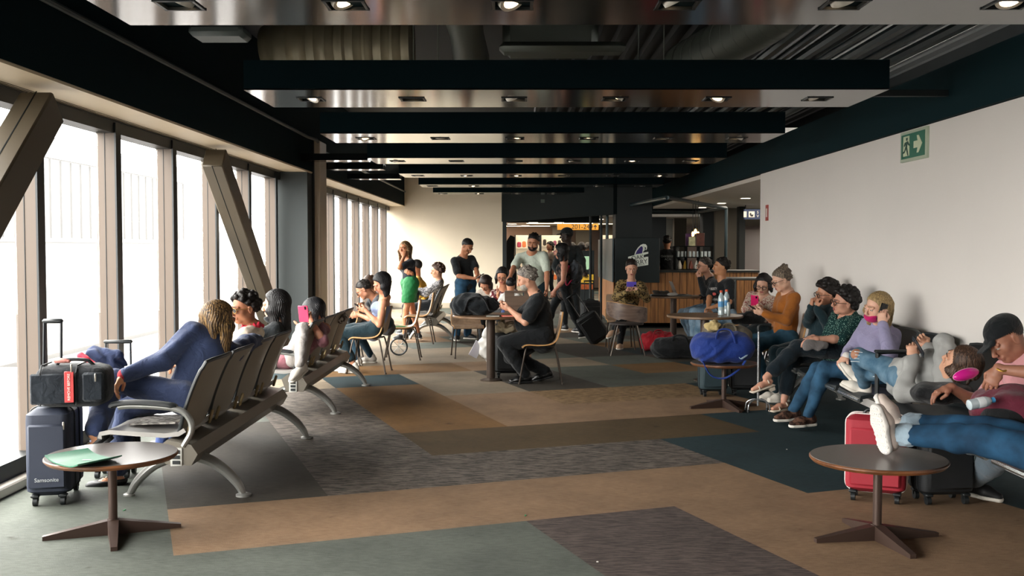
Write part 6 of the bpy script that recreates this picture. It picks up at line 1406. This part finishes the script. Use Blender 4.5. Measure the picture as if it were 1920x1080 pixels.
# water bottles, flask
def bottle(lab, loc, cap):
    t = thing('water_bottle', lab, 'bottle', loc, 0, 'water bottles on the right cafe table')
    part('bottle_body', MB().lathe([(.028, 0), (.035, .006), (.036, .05), (.0335, .06), (.036, .07), (.036, .19), (.030, .225), (.014, .26), (.014, .272)], n=20), mat('#a9b9bd', .12, spec=.9), t)
    part('paper_band', MB().lathe([(.0365, .10), (.0368, .101), (.0368, .165), (.0365, .166)], n=20), mat('#4f8fc0', .5), t); part('screw_cap', MB().lathe([(.015, .268), (.017, .27), (.017, .292), (.014, .294)], n=16), mat(cap, .5), t); return t
b0 = P(1352, 588, 12.15); bottle('larger water bottle with red cap at the front on the right cafe table', (b0.x, 12.15, .787), '#d8552c'); b1 = P(1362, 586, 12.4); bottle('water bottle with red cap standing behind the front one', (b1.x, 12.4, .787), '#d8552c')
b2 = P(1366, 590, 12.02); t = thing('spray_flask', 'slim pale flask with black top right of the water bottles', 'flask', (b2.x, 12.02, .787)); part('flask_body', MB().lathe([(.018, 0), (.020, .004), (.020, .15), (.012, .165)], n=16), mat('#9aa09e', .3, .3), t); part('pump_top', MB().lathe([(.011, .163), (.012, .165), (.012, .20), (.008, .205)], n=14), M_rub, t)
# laptop table
t = thing('laptop', 'open silver laptop on the cafe table by the kiosk', 'laptop', (2.70, 16.75, .802), 0)
part('keyboard_base', MB().box((0, 0, .008), (.24, .33, .016), bev=.004), mat('#8a8d8f', .3, .6), t); part('lid', MB().box((-.155, 0, .12), (.010, .33, .235), rot(0, -math.radians(22), 0), bev=.003), mat('#8f9294', .3, .6), t)
part('display', MB().box((-.148, 0, .12), (.002, .31, .21), rot(0, -math.radians(22), 0)), mat('#0e1114', .15), t)
for k in range(4): part('key_row', MB().box((-.06+.03*k, 0, .0175), (.022, .28, .002)), M_rub, t)
t = thing('desk_keyboard', 'dark keyboard at the near left edge of the laptop table', 'keyboard', (2.30, 16.55, .802), .1); part('tray', MB().box((0, 0, .012), (.30, .12, .024), bev=.005), mat('#2a2d2f', .5), t)
for r in range(3):
    part('key_row', MB().box((0, -.035+.035*r, .027), (.28, .025, .006)), mat('#6c6f70', .5), t)
o = part('crumpled_paper', MB().ell((0, 0, .03), .09, .06, .03, 12, 8), fabric('#b7b3b0'), None, (2.50, 16.5, .802)); tag(o, 'crumpled white wrapping between keyboard and laptop', 'paper')
S = Sdf(); c = Vd((2.36, 16.85, .802)); S.cap(c+Vd((-.10, 0, .04)), c+Vd((.12, 0, .05)), .04, .03, .03); S.cutp(c+Vd((0, 0, .002)), Vd((0, 0, 1)), .005); v, f = S.mesh(.01, wrinkle(.01, .09, 2)); o = np_obj('beanie', [(v, f, 0)], fabric('#5d5a55'), None, c); tag(o, 'grey cap lying behind the keyboard on the laptop table', 'cap')
# bags under it
def softbag(name, lab, c, r, col, seed, h=.009, extra=None, strap=True, cat='bag'):
    S = Sdf(); c = Vd(c); q_ = max(0, r[0]-r[1]*.75); S.cap(c+Vd((-q_, 0, r[2]*.86)), c+Vd((q_, 0, r[2]*.9)), r[1]*.92, None, .03, ax=Vd((0, 0, 1)), fl=r[2]/r[1]*1.02); S.ell(c+Vd((-q_*.5, 0, r[2]*.8)), (r[0]*.5, r[1], r[2]*.95), None, .04); S.cutp(c+Vd((0, 0, .003)), Vd((0, 0, 1)), .01)
    v, f = S.mesh(h, wrinkle(.008, .11, seed)); o = np_obj(name, [(v, f, 0)], fabric(col, .12, .6), None, c); tag(o, lab, cat)
    if strap:
        part('handle', MB().tube(arc([(-r[0]*.35, -r[1]*.8, r[2]*1.2), (-r[0]*.2, -r[1]*.6, r[2]*1.95), (r[0]*.2, -r[1]*.6, r[2]*1.95), (r[0]*.35, -r[1]*.8, r[2]*1.2)], 6), .011, 6, 1.6), fabric(col, .1), o)
        part('zip_line', MB().tube(arc([(-r[0]*.8, 0, r[2]*1.45), (0, 0, r[2]*1.93), (r[0]*.8, 0, r[2]*1.4)], 8), .005, 5), M_rub, o)
    return o
softbag('backpack', 'red backpack on the floor right of the curved armchair', (2.16, 15.75, 0), (.26, .16, .16), '#b5222f', 21)
softbag('duffel_bag', 'black duffel bag on the floor under the laptop table', (2.32, 14.75, 0), (.36, .20, .165), '#0d1013', 22)
o = softbag('duffel_bag', 'shiny blue duffel bag on the low side table', (2.03, 10.15, .455), (.285, .19, .165), '#18337d', 23, .008)
part('pale_swoosh', MB().tube(arc([(.13, -.175, .07), (.15, -.178, .055), (.22, -.15, .09)], 5), [.004]*5+[.009]*5+[.002], 6), mat('#9fb4c4', .5), o)
part('hanging_strap', MB().tube(arc([(-.22, -.16, .03), (-.15, -.21, -.10), (-.02, -.22, -.13), (.12, -.2, -.05), (.2, -.14, .03)], 6), .006, 6, 2.2), fabric('#1a3a8a'), o)
softbag('backpack', 'olive grey backpack with a red stripe behind the blue duffel', (2.26, 11.05, .52), (.25, .14, .125), '#6d6455', 24, .009)
for nm, lab, cc in (('scarf', 'cream knitted scarf piled on the olive backpack', Vd((2.08, 10.95, .76))),):
    S = Sdf(); rr = np.random.RandomState(8)
    for k in range(9): a = cc+Vd((rr.uniform(-.06, .06), rr.uniform(-.05, .05), rr.uniform(-.02, .04))); S.cap(a, a+Vd((rr.uniform(-.06, .06), rr.uniform(-.04, .04), rr.uniform(-.03, .02))), .028, .022, .012)
    v, f = S.mesh(.007, wrinkle(.004, .05, 9)); o = np_obj(nm, [(v, f, 0)], fabric('#c2ac78'), None, cc); tag(o, lab, 'scarf')
suitcase('dark teal suitcase under the low table with the blue duffel', (2.10, 11.0, 0), .05, .30, .22, .50, '#20343a')
suitcase('black cabin suitcase right of the dark teal one, near the cane', (2.46, 11.1, 0), -.05, .32, .22, .50, '#121518')
softbag('handbag', 'glossy black handbag on the lap of the woman in the floral blouse', (2.78, 12.35, .66), (.18, .09, .075), '#0b0d0f', 26, .009)
softbag('handbag', 'black bag on the lap of the woman on the slatted bench', (-1.86, 18.0, .62), (.14, .10, .14), '#12161b', 27, .012, strap=True)
softbag('clutch_bag', 'woven grey clutch on the lap of the woman in the teal blouse', P(1530, 642, 9.62)-Vd((0, 0, .07)), (.11, .035, .045), '#6b6664', 28, .007, strap=False)
# quad cane
cb = fl(1421, 772); t = thing('walking_cane', 'aluminium quad cane standing in front of the seated women', 'cane', (cb.x, cb.y, 0)); zt = at(1420, 616, cb.y).z
part('shaft', MB().cyl((0, 0, .06), (0, 0, zt-.02), .0115, 12), mat('#a9acae', .25, .8), t)
part('cane_handle', MB().tube(arc([(0, 0, zt-.03), (0, 0, zt+.02), (.04, 0, zt+.04), (.12, 0, zt+.035)], 5), .014, 8), M_rub, t)
for sx, sy in ((-1, -.6), (1, -.6), (-1, .8), (1, .8)):
    lg = part('cane_leg', MB().tube(arc([(0, 0, .12), (sx*.05, sy*.04, .115), (sx*.095, sy*.075, .08), (sx*.105, sy*.085, .015)], 5), .0075, 8), mat('#a9acae', .25, .8), t); part('rubber_tip', MB().cyl((sx*.105, sy*.085, 0), (sx*.105, sy*.085, .028), .013, 10), M_rub, lg)
# walkers' luggage
p = P(1118, 606, 16.9); t = suitcase('black wheeled suitcase pulled by the walking woman', (p.x+.12, 16.9, .01), 0, .36, .22, .56, '#0f1214', handle=.38); t.rotation_euler = (0, -math.radians(34), 0)
p = P(1102, 600, 18.4); t = suitcase('black suitcase pulled by the tall man in the cap', (p.x+.05, 18.4, .01), .3, .34, .22, .62, '#0c0f11', handle=.35)
pw = PP['walk']; c = pw['chp']-pw['f']*.17-pw['u']*.07; o_ = softbag('backpack', 'grey leather backpack on the back of the walking woman', c-Vd((0, 0, .17)), (.12, .14, .20), '#3b4046', 31, .01, strap=False)
part('pink_strap', MB().tube(arc([(-.10, -.15, .30), (-.16, -.19, .12), (-.14, -.20, -.02), (-.06, -.18, .06)], 6), .012, 6, 1.4), fabric('#b52a52'), o_, label='pink strap')
# right corner luggage
suitcase('bright red soft suitcase behind the lower right side table', (2.27, 6.46, 0), math.radians(-24), .36, .22, .545, '#931929', trim=mat('#d8d0cc', .4))
suitcase('black suitcase right of the red one under the bench', (2.66, 6.42, 0), math.radians(5), .34, .24, .50, '#0e1114')
S = Sdf(); c = Vd((2.80, 5.62, .70)); S.ell(c, (.26, .20, .13), rot(0, math.radians(8), 0), .03); S.ell(c+Vd((-.10, .06, -.02)), (.19, .18, .12), None, .05); v, f = S.mesh(.008, wrinkle(.010, .14, 33))
o = np_obj('backpack', [(v, f, 0)], fabric('#5c1a2c', .1, .6), None, c); tag(o, 'burgundy backpack on the lap of the man in the black cap', 'backpack')
S = Sdf(); S.ell(c+Vd((-.15, -.06, -.03)), (.13, .13, .10), None, .03); v, f = S.mesh(.008); np_obj('side_pocket', [(v, f, 0)], fabric('#0e1012'), o, c)['label'] = 'black side pocket'
bt = P(1838, 755, 5.45); R = rot(0, math.radians(80), math.radians(8)); t = thing('water_bottle', 'small water bottle with blue cap lying in the burgundy backpack pocket', 'bottle', bt)
part('bottle_body', MB().lathe([(.02, -.07), (.028, -.064), (.029, .03), (.02, .055), (.012, .062)], n=18, R=R), mat('#b3bfc4', .1, spec=.9), t); part('screw_cap', MB().lathe([(.014, .06), (.015, .062), (.015, .08), (.012, .082)], n=14, R=R), mat('#3f8fc0', .4), t); part('paper_band', MB().lathe([(.0292, -.02), (.0295, -.019), (.0295, .02), (.0292, .021)], n=18, R=R), mat('#d5d9db', .5), t)
c = P(1811, 702, 6.15); R = rot(0, math.radians(78), math.radians(10)); t = thing('sunglasses_case', 'hot pink oval case beside the head of the lying person', 'case', c); part('case_shell', MB().ell((0, 0, 0), .034, .034, .085, 20, 14, R), mat('#c81f86', .25), t); part('clasp_seam', MB().tube([R @ Vd((math.cos(a*PI/12)*.0345, 0, math.sin(a*PI/12)*.0855)) for a in range(24)], .0022, 5, closed=True), mat('#e79ac6', .3), t)
o = softbag('folded_jacket', 'black quilted jacket lying between the hoodie and the burgundy backpack', P(1765, 735, 6.35)-Vd((0, 0, .07)), (.17, .13, .07), '#0d0f12', 35, .008, strap=False, cat='jacket')
# litter on the carpet
for i, (px, py, lab, c) in enumerate(((233, 957, 'green scrap on the carpet beside the left table base', '#2f7a4a'), (985, 967, 'green scrap on the beige carpet strip near the middle', '#2f7a4a'), (1120, 1054, 'tiny white crumb on the near grey carpet', '#c8c4bc'), (1749, 1000, 'tiny white crumb right of the lower right table foot', '#c8c4bc'), (1475, 843, 'tiny white crumb on the dark carpet near the brown shoes', '#c8c4bc'))):
    q_ = fl(px, py); m = MB(); m.prism([(-.004, -.016), (.004, -.012), (.005, .012), (-.001, .018), (-.005, .0)] if i < 2 else [(-.006, -.005), (.005, -.006), (.006, .004), (-.003, .006)], .003, (0, 0, .001)); o = part('floor_scrap', m, mat(c, .7), None, (q_.x, q_.y, 0)); tag(o, lab, 'litter')
o = part('leaflet', MB().box((0, 0, 0), (.17, .12, .004)), mat('#3f7a3a', .5), None, (-1.66, 14.58, .466)); tag(o, 'green leaflet on the seat of the empty plywood chair', 'leaflet')
o = part('papers', MB().box((0, 0, 0), (.12, .26, .10), rot(0, .4, 0), bev=.03), pattern('mottle', '#c9c2bb', '#5a524e', 25), None, P(640, 596, 11.2)); tag(o, 'bundle of white tissue and cords behind the second bench', 'papers')
t = thing('stroller_wheel', 'dark spoked stroller wheel on the floor under the empty plywood chair', 'wheel', (-1.72, 14.95, .14)); m = MB(); m.tube([(.12*math.cos(a*PI/12), 0, .12*math.sin(a*PI/12)) for a in range(24)], .013, 8, closed=True); part('tyre', m, M_rub, t)
m = MB()
for a in range(4): m.cyl((.11*math.cos(a*PI/4), 0, .11*math.sin(a*PI/4)), (-.11*math.cos(a*PI/4), 0, -.11*math.sin(a*PI/4)), .004, 5)
part('spokes', m, M_steel, t)
